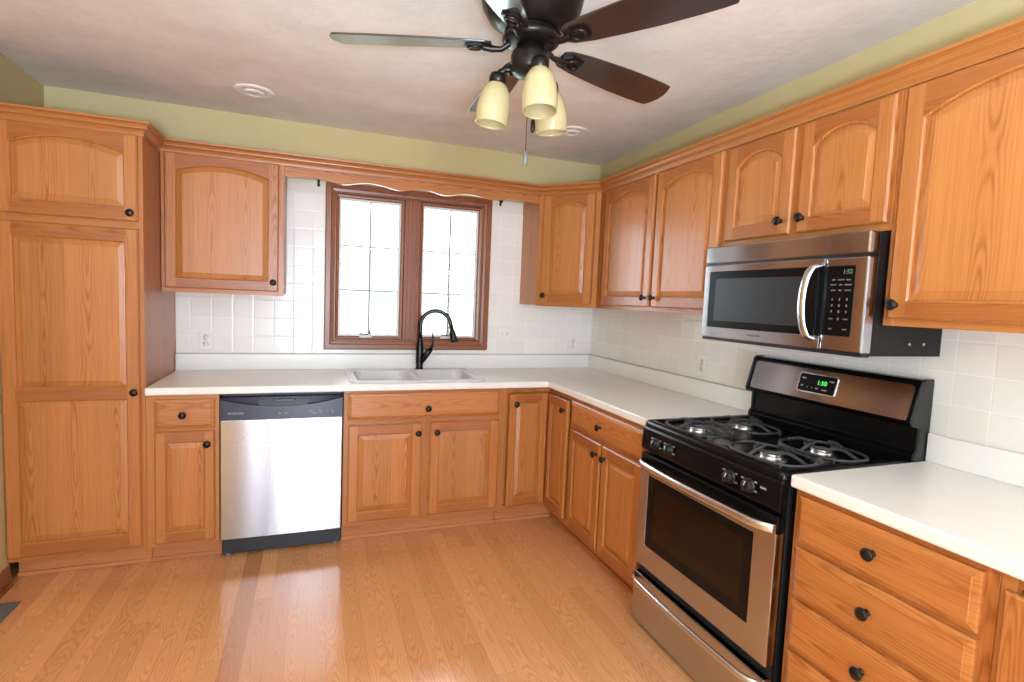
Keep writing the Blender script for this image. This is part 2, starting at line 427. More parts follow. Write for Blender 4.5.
struct(MB().grid(xs, zs, YB-0.12, YB, lambda i, j: not (i in (1, 3) and j == 1), plane='xz').build('wall_front', 'wall_grey'), 'grey wall behind the photographer')
# tiled splash areas, 6 mm of tile on the walls
tb = MB()
xs = [-2.768, -1.95, -0.85, -0.0005]; zs = [0.90, 1.04, 1.95, 2.02]
tb.grid(xs, zs, -0.007, -0.0005, lambda i, j: not (i == 1 and j >= 1), plane='xz')
struct(tb.build('trim_1', 'tile_x'), 'white square tiles on the wall around the window')
struct(MB().box(-2.17, -1.95, -0.0040, -0.0005, 2.0205, 2.10).box(-0.848, -0.612, -0.0040, -0.0005, 2.0205, 2.10).build('trim_3', 'wall_white', weld=False), 'cream painted strip above the tiles behind the valance')
struct(MB().grid([-3.42, -2.60, -1.60, -0.0085], [0.90, 1.45], -0.007, -0.0005, lambda i, j: True, plane='yz').build('trim_2', 'tile_y'), 'white square tiles on the wall behind the stove')
bb = MB().box(XF+0.0005, XF+0.015, -5.2, -0.625, 0.0005, 0.095)
bb.box(XF+0.015, XF+0.028, -5.2, -0.625, 0.0005, 0.018)
struct(bb.build('baseboard_left', 'oak_base', bevel=0.004), 'brown oak baseboard along the left wall')

# window over the sink
XC = -1.3975
win = struct(bpy.data.objects.new('window_1', None), 'oak-framed double casement window over the sink'); COL.objects.link(win); win.location = (XC, 0, 0)
def rect(x0, x1, z0, z1, y): return [(x0, y, z0), (x1, y, z0), (x1, y, z1), (x0, y, z1)]
def frame_ring(mb, x0, x1, z0, z1, prof, mv=0, mh=1):
    """mitred frame: prof is a list of (inset, y)"""
    L = [rect(x0+i, x1-i, z0+i, z1-i, y) for i, y in prof]
    for a, b in zip(L, L[1:]):
        for k in range(4):
            j = (k+1) % 4; mb.add([a[k], a[j], b[j], b[k]], [(0, 1, 2, 3)], mh if k in (0, 2) else mv)
    return mb
cs = frame_ring(MB(), -0.5475, 0.5475, 1.045, 2.10, [(0, -0.0075), (0, -0.024), (0.004, -0.028), (0.03, -0.028), (0.036, -0.023), (0.052, -0.020), (0.056, -0.016), (0.0625, -0.016), (0.0625, 0.075)])
cs.build('casing', ['oak_window', 'oak_window_h'], win)
ml = MB().box(-0.052, 0.052, -0.014, 0.075, 1.107, 2.038)
ml.box(-0.030, 0.030, -0.022, -0.0142, 1.107, 2.038); ml.box(-0.008, 0.008, -0.027, -0.0222, 1.107, 2.038)
ml.build('mullion', 'oak_window', win, bevel=0.002)
for s in (-1, 1):
    x0, x1 = (-0.484, -0.053) if s < 0 else (0.053, 0.484)
    fr = frame_ring(MB(), x0, x1, 1.1085, 2.0365, [(0, 0.04), (0, 0.005), (0.004, 0.001), (0.016, 0.004), (0.020, 0.010), (0.020, 0.055)])
    sash = fr.build('sash', ['oak_window', 'oak_window_h'], win)
    vy = frame_ring(MB(), x0+0.0205, x1-0.0205, 1.129, 2.016, [(0, 0.050), (0, 0.022), (0.010, 0.022), (0.014, 0.030), (0.014, 0.050)])
    vy.build('glazing_bead', ['vinyl', 'vinyl'], sash)
    gx0, gx1 = x0+0.034, x1-0.034
    MB().box(gx0-0.008, gx1+0.008, 0.046, 0.049, 1.14, 2.005).build('glass_pane', 'glass', sash)
    mu = MB(); xm = (gx0+gx1)/2
    mu.box(xm-0.006, xm+0.006, 0.034, 0.0455, 1.143, 2.002)
    for zz in (1.143+0.286, 1.143+0.573): mu.box(gx0, gx1, 0.035, 0.0452, zz-0.005, zz+0.005)
    mu.build('muntin_bars', 'muntin', sash)
    cx = s*0.27 - 0.02
    cr = MB().box(cx-0.040, cx+0.040, -0.012, 0.004, 1.121, 1.131)
    cr.lathe([(0.012, 0), (0.012, 0.012), (0.006, 0.016)], 16, 'z', (cx+0.02, -0.012, 1.131))
    ck = cr.build('crank_base', 'vinyl', win, bevel=0.002)
    MB().tube([(cx+0.02, -0.016, 1.143), (cx-0.01, -0.026, 1.146), (cx-0.042, -0.030, 1.150)], 0.0045, 8).lathe([(0.007, 0), (0.008, 0.01), (0.006, 0.022), (0.001, 0.024)], 12, 'z', (cx+0.024, -0.022, 1.147)).build('crank_handle', 'grey_metal', ck)

# ---------------------------------------------------------------- cabinet doors, drawers and knobs
KNOB = [None]
def knob(parent, x, y, z):
    if KNOB[0] is None:
        k = MB().lathe([(0.009, 0), (0.009, 0.002), (0.006, 0.004), (0.0055, 0.013), (0.010, 0.017), (0.0165, 0.020), (0.0175, 0.024), (0.0150, 0.028), (0.006, 0.0305), (0.0008, 0.031)], 24, 'y')
        o = k.build('knob', 'bronze', parent, (x, y, z)); KNOB[0] = o
        return o
    o = KNOB[0].copy(); COL.objects.link(o); o.parent = parent; o.location = (x, y, z)
    return o

def arch_loop(x0, x1, z0, z1, h, i, y, N=18):
    """opening x0..x1, z0..z1 at the springing, rising h in the middle; inset by i"""
    xl, xr = x0+i, x1-i; pts = [(xl, y, z0+i), (xr, y, z0+i)]
    if h <= 0:
        return pts + [(xr+(xl-xr)*k/N, y, z1-i) for k in range(N+1)]
    xm = (x0+x1)/2; R = (((x1-x0)/2)**2+h*h)/(2*h); zc = z1+h-R; Ri = R-i
    for k in range(N+1):
        xx = xr+(xl-xr)*k/N
        pts.append((xx, y, zc+math.sqrt(max(Ri*Ri-(xx-xm)**2, 0))))
    return pts

def door(parent, x, depth, z, wd, ht, panels=None, arch=0.0, kn=None, stile=0.056, rail=0.058, t=0.020, rz=0.0, loc=None, top=None):
    """raised-panel door; panels = list of (z0, z1, arch) openings from the bottom"""
    top = rail if top is None else top
    if panels is None: panels = [(rail, ht-top-arch, arch)]
    c, b, N = 0.006, 0.006, 18
    mb = MB()
    o0 = rect(0, wd, 0, ht, 0); o1 = rect(0, wd, 0, ht, -(t-0.006)); o2 = rect(c, wd-c, c, ht-c, -t)
    mb.loft([o0, o1], 0); mb.loft([o1, o2], 0); mb.add(o0, [(0, 3, 2, 1)], 0)
    xa, xb = stile-b, wd-stile+b
    for (p, q) in ((c, xa), (xb, wd-c)): mb.add(rect(p, q, c, ht-c, -t), [(0, 1, 2, 3)], 0)
    zprev = [(xa, c), (xb, c)]
    lower = [(xb+(xa-xb)*k/N, c) for k in range(N+1)]
    for (p0, p1, h) in panels + [None] if False else panels:
        L = arch_loop(stile, wd-stile, p0, p1, h, -b, -t, N)
        # rail below this opening, between the previous upper line and its sill
        for k in range(N):
            a0, a1 = lower[k], lower[k+1]
            mb.add([(a0[0], -t, a0[1]), (a0[0], -t, p0-b), (a1[0], -t, p0-b), (a1[0], -t, a1[1])], [(0, 1, 2, 3)], 1)
        lower = [(q[0], q[2]) for q in L[2:]]
        L1 = arch_loop(stile, wd-stile, p0, p1, h, -0.001, -t+0.004, N); L2 = arch_loop(stile, wd-stile, p0, p1, h, 0, -t+0.012, N)
        mb.loft([L, L1, L2], 0)
    for k in range(N):
        a0, a1 = lower[k], lower[k+1]
        mb.add([(a0[0], -t, a0[1]), (a1[0], -t, a1[1]), (a1[0], -t, ht-c), (a0[0], -t, ht-c)], [(0, 1, 2, 3)], 1)
    d = mb.build('door', ['oak_v', 'oak_rail'], parent, loc or (x, -depth, z), (0, 0, rz))
    for (p0, p1, h) in panels:
        g = lambda i, y: arch_loop(stile, wd-stile, p0, p1, h, i, y, N)
        sl = min(0.024, (wd-2*stile)*0.16)
        pb = MB().loft([g(-0.0, -t+0.0125), g(0.004, -t+0.0115), g(0.007, -t+0.0105), (g(sl, -t+0.0050)), g(sl+0.002, -t+0.0035)], 0, True, False, True)
        pb.build('door_panel', 'oak_panel', d, (0, -0.0002, 0))
    if kn: knob(d, kn[0], -t, kn[1])
    return d

def drawer(parent, x, depth, z, wd, ht, kn=True, t=0.020, name='drawer_front'):
    g = lambda i, y: rect(i, wd-i, i, ht-i, y)
    mb = MB().loft([g(0, 0), g(0, -0.011), g(0.004, -0.0135), g(0.016, -0.0175), g(0.0175, -t)], 0, True, True, True)
    d = mb.build(name, 'oak_drawer', parent, (x, -depth, z))
    if kn is True: knob(d, wd/2, -t, ht/2)
    elif kn: knob(d, kn[0], -t, kn[1])
    return d

def face_frame(parent, wd, z0, z1, depth, stiles, rails, t=0.019):
    """stiles: list of (x0, x1); rails: list of (z0, z1, x0, x1)"""
    mb = MB()
    for a, b in stiles: mb.box(a, b, -depth, -depth+t, z0, z1, 0)
    for a, b, p, q in rails: mb.box(p, q, -depth+0.0003, -depth+t, a, b, 1)
    return mb.build('face_frame', ['oak_v', 'oak_h'], parent, bevel=0.0008, seg=1, weld=False)

def toe_kick(parent, x0, x1, y=-0.530):
    mb = MB().box(x0, x1, y, y+0.015, 0.001, 0.104)
    mb.box(x0, x1, y-0.012, y-0.0003, 0.001, 0.020)
    return mb.build('toe_kick', 'oak_kick', parent, bevel=0.002)

BD, BT = 0.612, 0.874      # depth of the base cabinets and the underside of the worktop

# --- pantry
p = thing('pantry_cabinet', 'tall oak pantry cabinet with two stacked doors against the left wall', 'cabinet', (-3.316, 0, 0))
PW = 0.546
MB().box(0.0005, PW, -BD+0.019, -0.009, 0.105, 2.098).box(0.02, PW-0.02, -0.50, -0.02, 0.001, 0.1048).build('carcass', 'oak_v', p, weld=False)
face_frame(p, PW, 0.105, 2.098, BD, [(0.001, 0.030), (PW-0.030, PW)], [(2.05, 2.098, 0.03, PW-0.03), (1.65, 1.72, 0.03, PW-0.03), (0.105, 0.15, 0.03, PW-0.03)])
toe_kick(p, 0.004, PW)
DW_ = 0.524
door(p, 0.004, BD, 1.702, DW_, 0.396, arch=0.045, kn=(DW_-0.026, 0.036), rail=0.066, top=0.048)
door(p, 0.004, BD, 0.130, DW_, 1.538, panels=[(0.070, 0.726, 0), (0.794, 1.472, 0)], kn=(DW_-0.020, 0.764))

# --- base cabinets on the rear wall
p = thing('base_cabinet', 'narrow oak base cabinet with one drawer and door between pantry and dishwasher', 'cabinet', (-2.769, 0, 0))
W_ = 0.316
MB().box(0, W_, -BD+0.019, -0.009, 0.105, BT).build('carcass', 'oak_v', p)
face_frame(p, W_, 0.105, BT, BD, [(0, 0.045), (W_-0.026, W_)], [(0.84, BT, 0.045, W_-0.026), (0.685, 0.715, 0.045, W_-0.026), (0.105, 0.14, 0.045, W_-0.026)])
toe_kick(p, 0.001, W_)
drawer(p, 0.036, BD, 0.706, 0.262, 0.146, kn=(0.124, 0.070))
door(p, 0.036, BD, 0.125, 0.262, 0.566, kn=(0.230, 0.500), stile=0.050)

p = thing('base_cabinet', 'wide oak sink base cabinet with two doors and a false drawer under the sink', 'cabinet', (-1.850, 0, 0))
W_ = 0.924
MB().grid([0, 0.02, W_-0.02, W_], [-BD+0.019, -0.589, -0.03, -0.009], 0.105, BT, lambda i, j: not (i == 1 and j == 1)).box(0.02, W_-0.02, -0.589, -0.03, 0.105, 0.13).build('carcass', 'oak_v', p, weld=False)
face_frame(p, W_, 0.105, BT, BD, [(0, 0.035), (0.425, 0.488), (W_-0.035, W_)], [(0.845, BT, 0.035, W_-0.035), (0.672, 0.725, 0.035, 0.425), (0.672, 0.725, 0.488, W_-0.035), (0.105, 0.15, 0.035, 0.425), (0.105, 0.15, 0.488, W_-0.035)])
toe_kick(p, 0.001, W_-0.001)
drawer(p, 0.022, BD, 0.714, 0.880, 0.145, kn=(0.440, 0.055))
door(p, 0.026, BD, 0.135, 0.404, 0.548, kn=(0.382, 0.492))
door(p, 0.480, BD, 0.135, 0.420, 0.548, kn=(0.036, 0.492))

# --- corner base cabinet with a folded two-leaf door
p = thing('corner_base_cabinet', 'oak corner base cabinet with two narrow full-height doors meeting at the inner corner', 'cabinet', (0, 0, 0))
poly = [(-0.0095, -0.0095), (-0.9255, -0.0095), (-0.9255, -0.592), (-0.592, -0.592), (-0.592, -0.9245), (-0.0095, -0.9245)]
MB().prism(poly, 0.105, BT, plane='xy').build('carcass', 'oak_v', p)
ff = MB()
ff.box(-0.9255, -0.905, -0.612, -0.5925, 0.105, BT, 0).box(-0.6125, -0.5925, -0.9245, -0.912, 0.105, BT, 0)
ff.box(-0.905, -0.6125, -0.612, -0.5925, 0.848, BT, 1).box(-0.905, -0.6125, -0.612, -0.5925, 0.105, 0.135, 1)
ff.box(-0.6125, -0.5925, -0.912, -0.612, 0.848, BT, 1).box(-0.6125, -0.5925, -0.912, -0.612, 0.105, 0.135, 1)
ff.build('face_frame', ['oak_v', 'oak_h'], p, weld=False)
tk = MB().box(-0.925, -0.520, -0.530, -0.515, 0.001, 0.104).box(-0.530, -0.515, -0.924, -0.530, 0.001, 0.104)
tk.box(-0.925, -0.530, -0.542, -0.5303, 0.001, 0.020).box(-0.542, -0.5303, -0.924, -0.542, 0.001, 0.020)
tk.build('toe_kick', 'oak_kick', p, weld=False)
dl = door(p, 0, 0, 0, 0.256, 0.700, kn=(0.036, 0.640), stile=0.046, loc=(-0.893, -0.632, 0.140), rz=math.radians(2.4))
dr = door(p, 0, 0, 0, 0.262, 0.700, kn=(0.226, 0.640), stile=0.046, loc=(-0.615, -0.640, 0.140), rz=-PI/2)

# --- base cabinets on the right wall
p = thing('base_cabinet', 'oak base cabinet with one wide drawer over two doors left of the stove', 'cabinet', (0, -0.9255, 0), RIGHT)
W_ = 0.750
MB().box(0.0005, W_, -BD+0.019, -0.009, 0.105, BT).build('carcass', 'oak_v', p)
face_frame(p, W_, 0.105, BT, BD, [(0, 0.026), (0.350, 0.385), (W_-0.03, W_)], [(0.845, BT, 0.026, W_-0.03), (0.685, 0.725, 0.026, 0.35), (0.685, 0.725, 0.385, W_-0.03), (0.105, 0.15, 0.026, 0.35), (0.105, 0.15, 0.385, W_-0.03)])
toe_kick(p, 0.001, W_)
drawer(p, 0.012, BD, 0.710, 0.715, 0.140, kn=(0.340, 0.066))
door(p, 0.012, BD, 0.130, 0.348, 0.560, kn=(0.312, 0.500))
door(p, 0.378, BD, 0.130, 0.350, 0.560, kn=(0.036, 0.500))

p = thing('drawer_base_cabinet', 'oak base cabinet with a stack of four drawers right of the stove', 'cabinet', (0, -2.436, 0), RIGHT)
W_ = 0.520
MB().box(0, W_, -BD+0.019, -0.009, 0.105, BT).build('carcass', 'oak_v', p)
face_frame(p, W_, 0.105, BT, BD, [(0, 0.028), (W_-0.030, W_)], [(0.848, BT, 0.028, W_-0.03), (0.695, 0.73, 0.028, W_-0.03), (0.53, 0.56, 0.028, W_-0.03), (0.365, 0.395, 0.028, W_-0.03), (0.105, 0.14, 0.028, W_-0.03)])
toe_kick(p, 0, W_)
for z0, h in ((0.712, 0.143), (0.547, 0.150), (0.382, 0.150), (0.128, 0.240)):
    drawer(p, 0.020, BD, z0, 0.474, h, kn=(0.238, h*0.52))
p = thing('base_cabinet', 'oak base cabinet with a door cut off by the right edge of the photo', 'cabinet', (0, -2.957, 0), RIGHT)
W_ = 0.440
MB().box(0, W_, -BD+0.019, -0.009, 0.105, BT).build('carcass', 'oak_v', p)
face_frame(p, W_, 0.105, BT, BD, [(0, 0.028), (W_-0.030, W_)], [(0.848, BT, 0.028, W_-0.03), (0.105, 0.14, 0.028, W_-0.03)])
toe_kick(p, 0, W_)
door(p, 0.014, BD, 0.130, 0.41, 0.708, kn=(0.370, 0.640))

# ---------------------------------------------------------------- upper cabinets
UD, UB, UT = 0.315, 1.377, 2.103
def upper(p, W_, zb, depth, doors, mids=(), stile=0.03):
    MB().box(0.0005, W_-0.0005, -depth+0.019, -0.009, zb+0.012, UT-0.002).build('carcass', 'oak_v', p)
    st = [(0, stile)] + list(mids) + [(W_-stile, W_)]
    rl = []
    for a, b in zip(st, st[1:]): rl += [(zb, zb+0.036, a[1], b[0]), (UT-0.04, UT, a[1], b[0])]
    face_frame(p, W_, zb, UT, depth, st, rl)
    for d in doors: door(p, *d[0], **d[1])
p = thing('wall_cabinet', 'single-door oak wall cabinet between the pantry and the window', 'cabinet', (-2.767, 0, 0))
upper(p, 0.595, UB, UD, [((0.018, UD, 1.400, 0.550, 0.704), dict(arch=0.040, kn=(0.524, 0.050), top=0.052))], stile=0.035)
p = thing('wall_cabinet', 'two-door oak wall cabinet left of the microwave', 'cabinet', (0, -0.6125, 0), RIGHT)
upper(p, 1.086, UB, UD, [((0.075, UD, 1.400, 0.507, 0.700), dict(arch=0.045, kn=(0.476, 0.050), top=0.050)), ((0.605, UD, 1.400, 0.472, 0.700), dict(arch=0.045, kn=(0.028, 0.050), top=0.050))], mids=[(0.57, 0.616)])
p = thing('wall_cabinet', 'short two-door oak wall cabinet above the microwave', 'cabinet', (0, -1.700, 0), RIGHT)
upper(p, 0.742, 1.676, UD, [((0.030, UD, 1.700, 0.338, 0.395), dict(arch=0.045, kn=(0.302, 0.052), top=0.050)), ((0.400, UD, 1.700, 0.334, 0.395), dict(arch=0.045, kn=(0.028, 0.052), top=0.050))], mids=[(0.36, 0.408)])
p = thing('wall_cabinet', 'tall single-door oak wall cabinet right of the microwave', 'cabinet', (0, -2.4435, 0), RIGHT)
upper(p, 0.660, UB, UD, [((0.022, UD, 1.400, 0.616, 0.698), dict(arch=0.060, kn=(0.026, 0.042), top=0.046, stile=0.060))])

p = thing('corner_wall_cabinet', 'diagonal oak corner wall cabinet between the window and the right wall', 'cabinet', (0, 0, 0))
poly = [(-0.009, -0.009), (-0.611, -0.009), (-0.611, -0.3155), (-0.603, -0.3155), (-0.3155, -0.603), (-0.3155, -0.611), (-0.009, -0.611)]
MB().prism(poly, UB+0.004, UT-0.002, plane='xy').build('carcass', 'oak_v', p)
dv = bpy.data.objects
dg_l = math.hypot(0.296, 0.296)
dgf = MB()
for a, b in ((0.002, 0.034), (dg_l-0.034, dg_l-0.002)): dgf.box(a, b, -0.0115, 0.0, UB, UT, 0)
for a, b in ((UB, UB+0.036), (UT-0.04, UT)): dgf.box(0.034, dg_l-0.034, -0.0112, 0.0, a, b, 1)
dgf.xf(Matrix.Translation((-0.6113, -0.3158, 0)) @ Matrix.Rotation(-PI/4, 4, 'Z'))
dgf.build('face_frame', ['oak_v', 'oak_h'], p, weld=False)
q = Vector((-0.6113, -0.3158, 1.400)) + Matrix.Rotation(-PI/4, 3, 'Z') @ Vector((0.038, -0.0118, 0))
door(p, 0, 0, 0, 0.345, 0.700, arch=0.035, kn=(0.026, 0.046), top=0.050, loc=q, rz=-PI/4)

# ---------------------------------------------------------------- valance and crown mouldings
vz = [(-2.171, 2.046), (-2.13, 2.046), (-2.075, 2.055), (-2.02, 2.058), (-1.95, 2.050), (-1.885, 2.037), (-1.84, 2.036), (-1.775, 2.050), (-1.71, 2.059), (-1.64, 2.053), (-1.57, 2.040), (-1.52, 2.036), (-1.455, 2.050), (-1.39, 2.059), (-1.33, 2.050), (-1.27, 2.037), (-1.22, 2.039), (-1.16, 2.052), (-1.10, 2.060), (-1.03, 2.053), (-0.96, 2.043), (-0.91, 2.045), (-0.84, 2.058), (-0.78, 2.062), (-0.72, 2.056), (-0.66, 2.048), (-0.6125, 2.046)]
def smooth_curve(P, n=4):
    out = []
    for i in range(len(P)-1):
        p0 = P[max(i-1, 0)]; p1 = P[i]; p2 = P[i+1]; p3 = P[min(i+2, len(P)-1)]
        for k in range(n):
            t = k/n; x = p1[0]+(p2[0]-p1[0])*t
            y = 0.5*((2*p1[1])+(-p0[1]+p2[1])*t+(2*p0[1]-5*p1[1]+4*p2[1]-p3[1])*t*t+(-p0[1]+3*p1[1]-3*p2[1]+p3[1])*t**3)
            out.append((x, y))
    return out+[P[-1]]
low = smooth_curve(vz)
va = MB()
for (x0, z0), (x1, z1) in zip(low, low[1:]):
    va.add([(x0, -0.315, z0), (x1, -0.315, z1), (x1, -0.315, 2.103), (x0, -0.315, 2.103), (x0, -0.297, z0), (x1, -0.297, z1), (x1, -0.297, 2.103), (x0, -0.297, 2.103)],
           [(0, 1, 2, 3), (5, 4, 7, 6), (0, 4, 5, 1), (3, 2, 6, 7)])
va.add([(low[0][0], -0.315, low[0][1]), (low[0][0], -0.297, low[0][1]), (low[0][0], -0.297, 2.103), (low[0][0], -0.315, 2.103)], [(0, 1, 2, 3)])
va.add([(low[-1][0], -0.315, low[-1][1]), (low[-1][0], -0.297, low[-1][1]), (low[-1][0], -0.297, 2.103), (low[-1][0], -0.315, 2.103)], [(0, 1, 2, 3)])
tag(va.build('valance', 'oak_h'), 'scalloped oak valance board across the top of the window', 'valance')

def crown(name, path, z0, label, prof=None):
    """mitred sweep of a crown profile; path in plan, room on the right hand side when walking along it"""
    prof = prof or [(0.001, 0.0), (0.009, 0.0), (0.010, 0.007), (0.005, 0.009), (0.007, 0.015), (0.014, 0.024), (0.026, 0.031), (0.027, 0.036), (0.022, 0.038), (0.027, 0.046), (0.036, 0.051), (0.042, 0.053), (0.043, 0.062), (0.001, 0.062)]
    P = [Vector((a, b, 0)) for a, b in path]; n = len(P); mb = MB(); loops = []
    for i in range(n):
        d0 = (P[i]-P[i-1]).normalized() if i > 0 else (P[1]-P[0]).normalized()
        d1 = (P[i+1]-P[i]).normalized() if i < n-1 else d0
        n0 = Vector((d0.y, -d0.x, 0)); n1 = Vector((d1.y, -d1.x, 0)); m = (n0+n1).normalized(); k = 1/max(m.dot(n0), 0.2)
        loops.append([P[i]+m*(o*k)+Vector((0, 0, z0+h)) for o, h in prof])
    mb.loft(loops, 0, True, True, True)
    o = mb.build(name, 'oak_h'); return tag(o, label, 'moulding')
crown('crown_moulding', [(-3.316, -BD-0.0005), (-2.7695, -BD-0.0005), (-2.7695, -0.372)], 2.0975, 'oak crown moulding wrapping the top of the tall pantry')
crown('crown_moulding', [(-2.766, -0.3155), (-0.6113, -0.3158), (-0.6113, -0.3158-0.0005)] [:2] + [(-0.319, -0.6085), (-0.3155, -0.625), (-0.3155, -3.12)], 2.1035, 'long oak crown moulding running over the window and along the right wall cabinets')

# ---------------------------------------------------------------- worktops
CD, CT = 0.640, 0.914
SX0, SX1, SY0, SY1 = -1.800, -1.045, -0.590, -0.075
xs = [-2.768, SX0, SX1, -CD, -0.0095]; ys = [-1.683, -CD, SY0, SY1, -0.0095]
def cfill(i, j):
    if i == 1 and j == 2: return False
    if j == 0: return i == 3
    return True
ct = thing('countertop', 'off-white L-shaped laminate countertop running from pantry around the corner to the stove', 'countertop', (0, 0, 0))
MB().grid(xs, ys, 0.8755, CT, cfill).build('worktop', 'counter', ct, bevel=0.007, seg=3)
MB().box(-2.768, -0.0285, -0.0275, -0.0095, CT+0.0004, 1.012).box(-0.0280, -0.0095, -1.683, -0.0095, CT+0.0004, 1.012).build('upstand', 'counter', ct, bevel=0.003, weld=False)
MB().box(-2.768, -0.0125, -0.0125, -0.0095, 1.0122, 1.0165).box(-0.0125, -0.0095, -1.683, -0.0095, 1.0122, 1.0165).build('caulk_line', 'caulk', ct, weld=False)
ct = thing('countertop', 'off-white laminate countertop right of the stove over the drawers', 'countertop', (0, 0, 0))
MB().box(-CD, -0.0095, -3.40, -2.4325, 0.8755, CT).build('worktop', 'counter', ct, bevel=0.007, seg=3)
MB().box(-0.0280, -0.0095, -3.40, -2.4355, CT+0.0004, 1.012).build('upstand', 'counter', ct, bevel=0.003)

# ---------------------------------------------------------------- sink
def rrect(x0, x1, y0, y1, r, z, n=6):
    L = []
    for cx, cy, a0 in ((x1-r, y1-r, 0), (x0+r, y1-r, PI/2), (x0+r, y0+r, PI), (x1-r, y0+r, 1.5*PI)):
        for k in range(n+1):
            a = a0+PI/2*k/n; L.append((cx+r*math.cos(a), cy+r*math.sin(a), z))
    return L
def fill_holes(mb, outer, holes, m=0):
    bm = bmesh.new(); es = []
    for L in [outer]+holes:
        vv = [bm.verts.new(p) for p in L]; es += [bm.edges.new((vv[i], vv[(i+1) % len(vv)])) for i in range(len(vv))]
    bmesh.ops.triangle_fill(bm, edges=es, use_beauty=True)
    bm.verts.index_update()
    mb.add([v.co[:] for v in bm.verts], [[v.index for v in f.verts] for f in bm.faces], m); bm.free()
sk = thing('sink', 'white double-bowl drop-in kitchen sink under the window', 'sink', (0, 0, 0))
zt = CT+0.010
sm = MB()
ox = (SX0-0.018, SX1+0.018, SY0-0.018, SY1+0.018)
o_a = rrect(*ox, 0.045, CT+0.0008); o_b = rrect(ox[0]+0.004, ox[1]-0.004, ox[2]+0.004, ox[3]-0.004, 0.042, zt)
sm.loft([o_a, o_b], 0, smooth=True)
b1 = (SX0+0.022, -1.435, SY0+0.020, SY1-0.065); b2 = (-1.407, SX1-0.022, SY0+0.020, SY1-0.065)
h1 = rrect(*b1, 0.06, zt); h2 = rrect(*b2, 0.06, zt)
fill_holes(sm, o_b, [h1, h2])
for bb_ in (b1, b2):
    L = [rrect(bb_[0]+i, bb_[1]-i, bb_[2]+i, bb_[3]-i, 0.06, zt-d) for i, d in ((0, 0), (0.004, 0.004), (0.006, 0.012), (0.014, 0.15), (0.03, 0.172), (0.05, 0.178))]
    sm.loft(L, 0, smooth=True, cap1=True)
sm.build('basin', 'sink', sk)
for bb_ in (b1, b2):
    cx, cy = (bb_[0]+bb_[1])/2, (bb_[2]+bb_[3])/2
    MB().lathe([(0.044, 0), (0.044, 0.003), (0.036, 0.004), (0.030, 0.002)], 24, 'z', (cx, cy, zt-0.1775)).build('drain', 'steel_bright', sk)

# ---------------------------------------------------------------- faucet
fc = thing('faucet', 'black pull-down gooseneck faucet standing behind the sink', 'faucet', (-1.345, -0.105, zt+0.0005), math.radians(-12))
MB().lathe([(0.027, 0), (0.027, 0.006), (0.022, 0.012), (0.025, 0.05), (0.026, 0.12), (0.022, 0.165), (0.0150, 0.20), (0.0135, 0.215)], 24).build('faucet_body', 'faucet_black', fc)
RA = 0.100; hz = 0.290
pth = [(0, 0, 0.200), (0, 0, 0.25)] + [(RA-RA*math.cos(PI*k/20), 0, hz+RA*math.sin(PI*k/20)) for k in range(0, 20)]
ex, ez = pth[-1][0], pth[-1][2]; tx, tz = pth[-1][0]-pth[-2][0], pth[-1][2]-pth[-2][2]; tl = math.hypot(tx, tz); tx /= tl; tz /= tl
pth += [(ex+tx*0.03, 0, ez+tz*0.03)]
MB().tube(pth, 0.0140, 14).build('gooseneck_spout', 'faucet_black', fc)
e0 = Vector(pth[-1])
MB().tube([e0+Vector((tx, 0, tz))*d for d in (0.0, 0.012, 0.02, 0.06, 0.088, 0.094)], [0.0140, 0.0160, 0.020, 0.023, 0.026, 0.022], 18).build('spray_head', 'faucet_black', fc)
MB().tube([(0.006, -0.003, 0.045), (0.028, -0.008, 0.075), (0.052, -0.010, 0.110), (0.072, -0.012, 0.138)], [0.019, 0.021, 0.020, 0.018], 16).build('valve_arm', 'faucet_black', fc)
MB().tube([(0.070, -0.012, 0.136), (0.084, -0.016, 0.155), (0.088, -0.018, 0.185), (0.086, -0.018, 0.215), (0.080, -0.018, 0.245)], [0.010, 0.010, 0.0075, 0.0065, 0.005], 12).build('lever_handle', 'faucet_black', fc)

# ---------------------------------------------------------------- dishwasher
d = thing('dishwasher', 'stainless steel dishwasher with dark control strip beside the sink cabinet', 'dishwasher', (-2.4485, 0, 0))
W_ = 0.594
MB().box(0.004, W_-0.004, -0.585, -0.03, 0.03, 0.868).build('tub_housing', 'black', d)
bow = lambda x: -0.0025*(1-((x-W_/2)/(W_/2))**2)
N_ = 24
pr = MB(); L0 = []; 
xsn = [W_*0.004+ (W_*0.992)*k/N_ for k in range(N_+1)]
front = [(x, -0.630+bow(x)) for x in xsn]
poly = front+[(xsn[-1], -0.590), (xsn[0], -0.590)]
pr.prism(poly, 0.112, 0.738, plane='xy'); pr.build('door_panel', 'steel', d, bevel=0.003)
cp = MB()
# control fascia with the smile-shaped finger recess
def smile(x): return 0.846-0.040*(1-((x-W_/2)/(W_/2))**2)
for k in range(N_):
    a, b = xsn[k], xsn[k+1]
    za, zb = smile(a), smile(b); ya, yb = -0.634+bow(a), -0.634+bow(b)
    cp.add([(a, ya, 0.741), (b, yb, 0.741), (b, yb, zb), (a, ya, za)], [(0, 1, 2, 3)])
    cp.add([(a, ya, za), (b, yb, zb), (b, yb+0.010, zb+0.004), (a, ya+0.010, za+0.004)], [(0, 1, 2, 3)])
    cp.add([(a, ya+0.010, za+0.004), (b, yb+0.010, zb+0.004), (b, yb+0.006, 0.856), (a, ya+0.006, 0.856)], [(0, 1, 2, 3)])
    cp.add([(a, ya+0.006, 0.851), (b, yb+0.006, 0.856), (b, -0.59, 0.856), (a, -0.59, 0.856)], [(0, 1, 2, 3)])
    cp.add([(a, ya, 0.741), (b, yb, 0.741), (b, -0.59, 0.741), (a, -0.59, 0.741)], [(3, 2, 1, 0)])
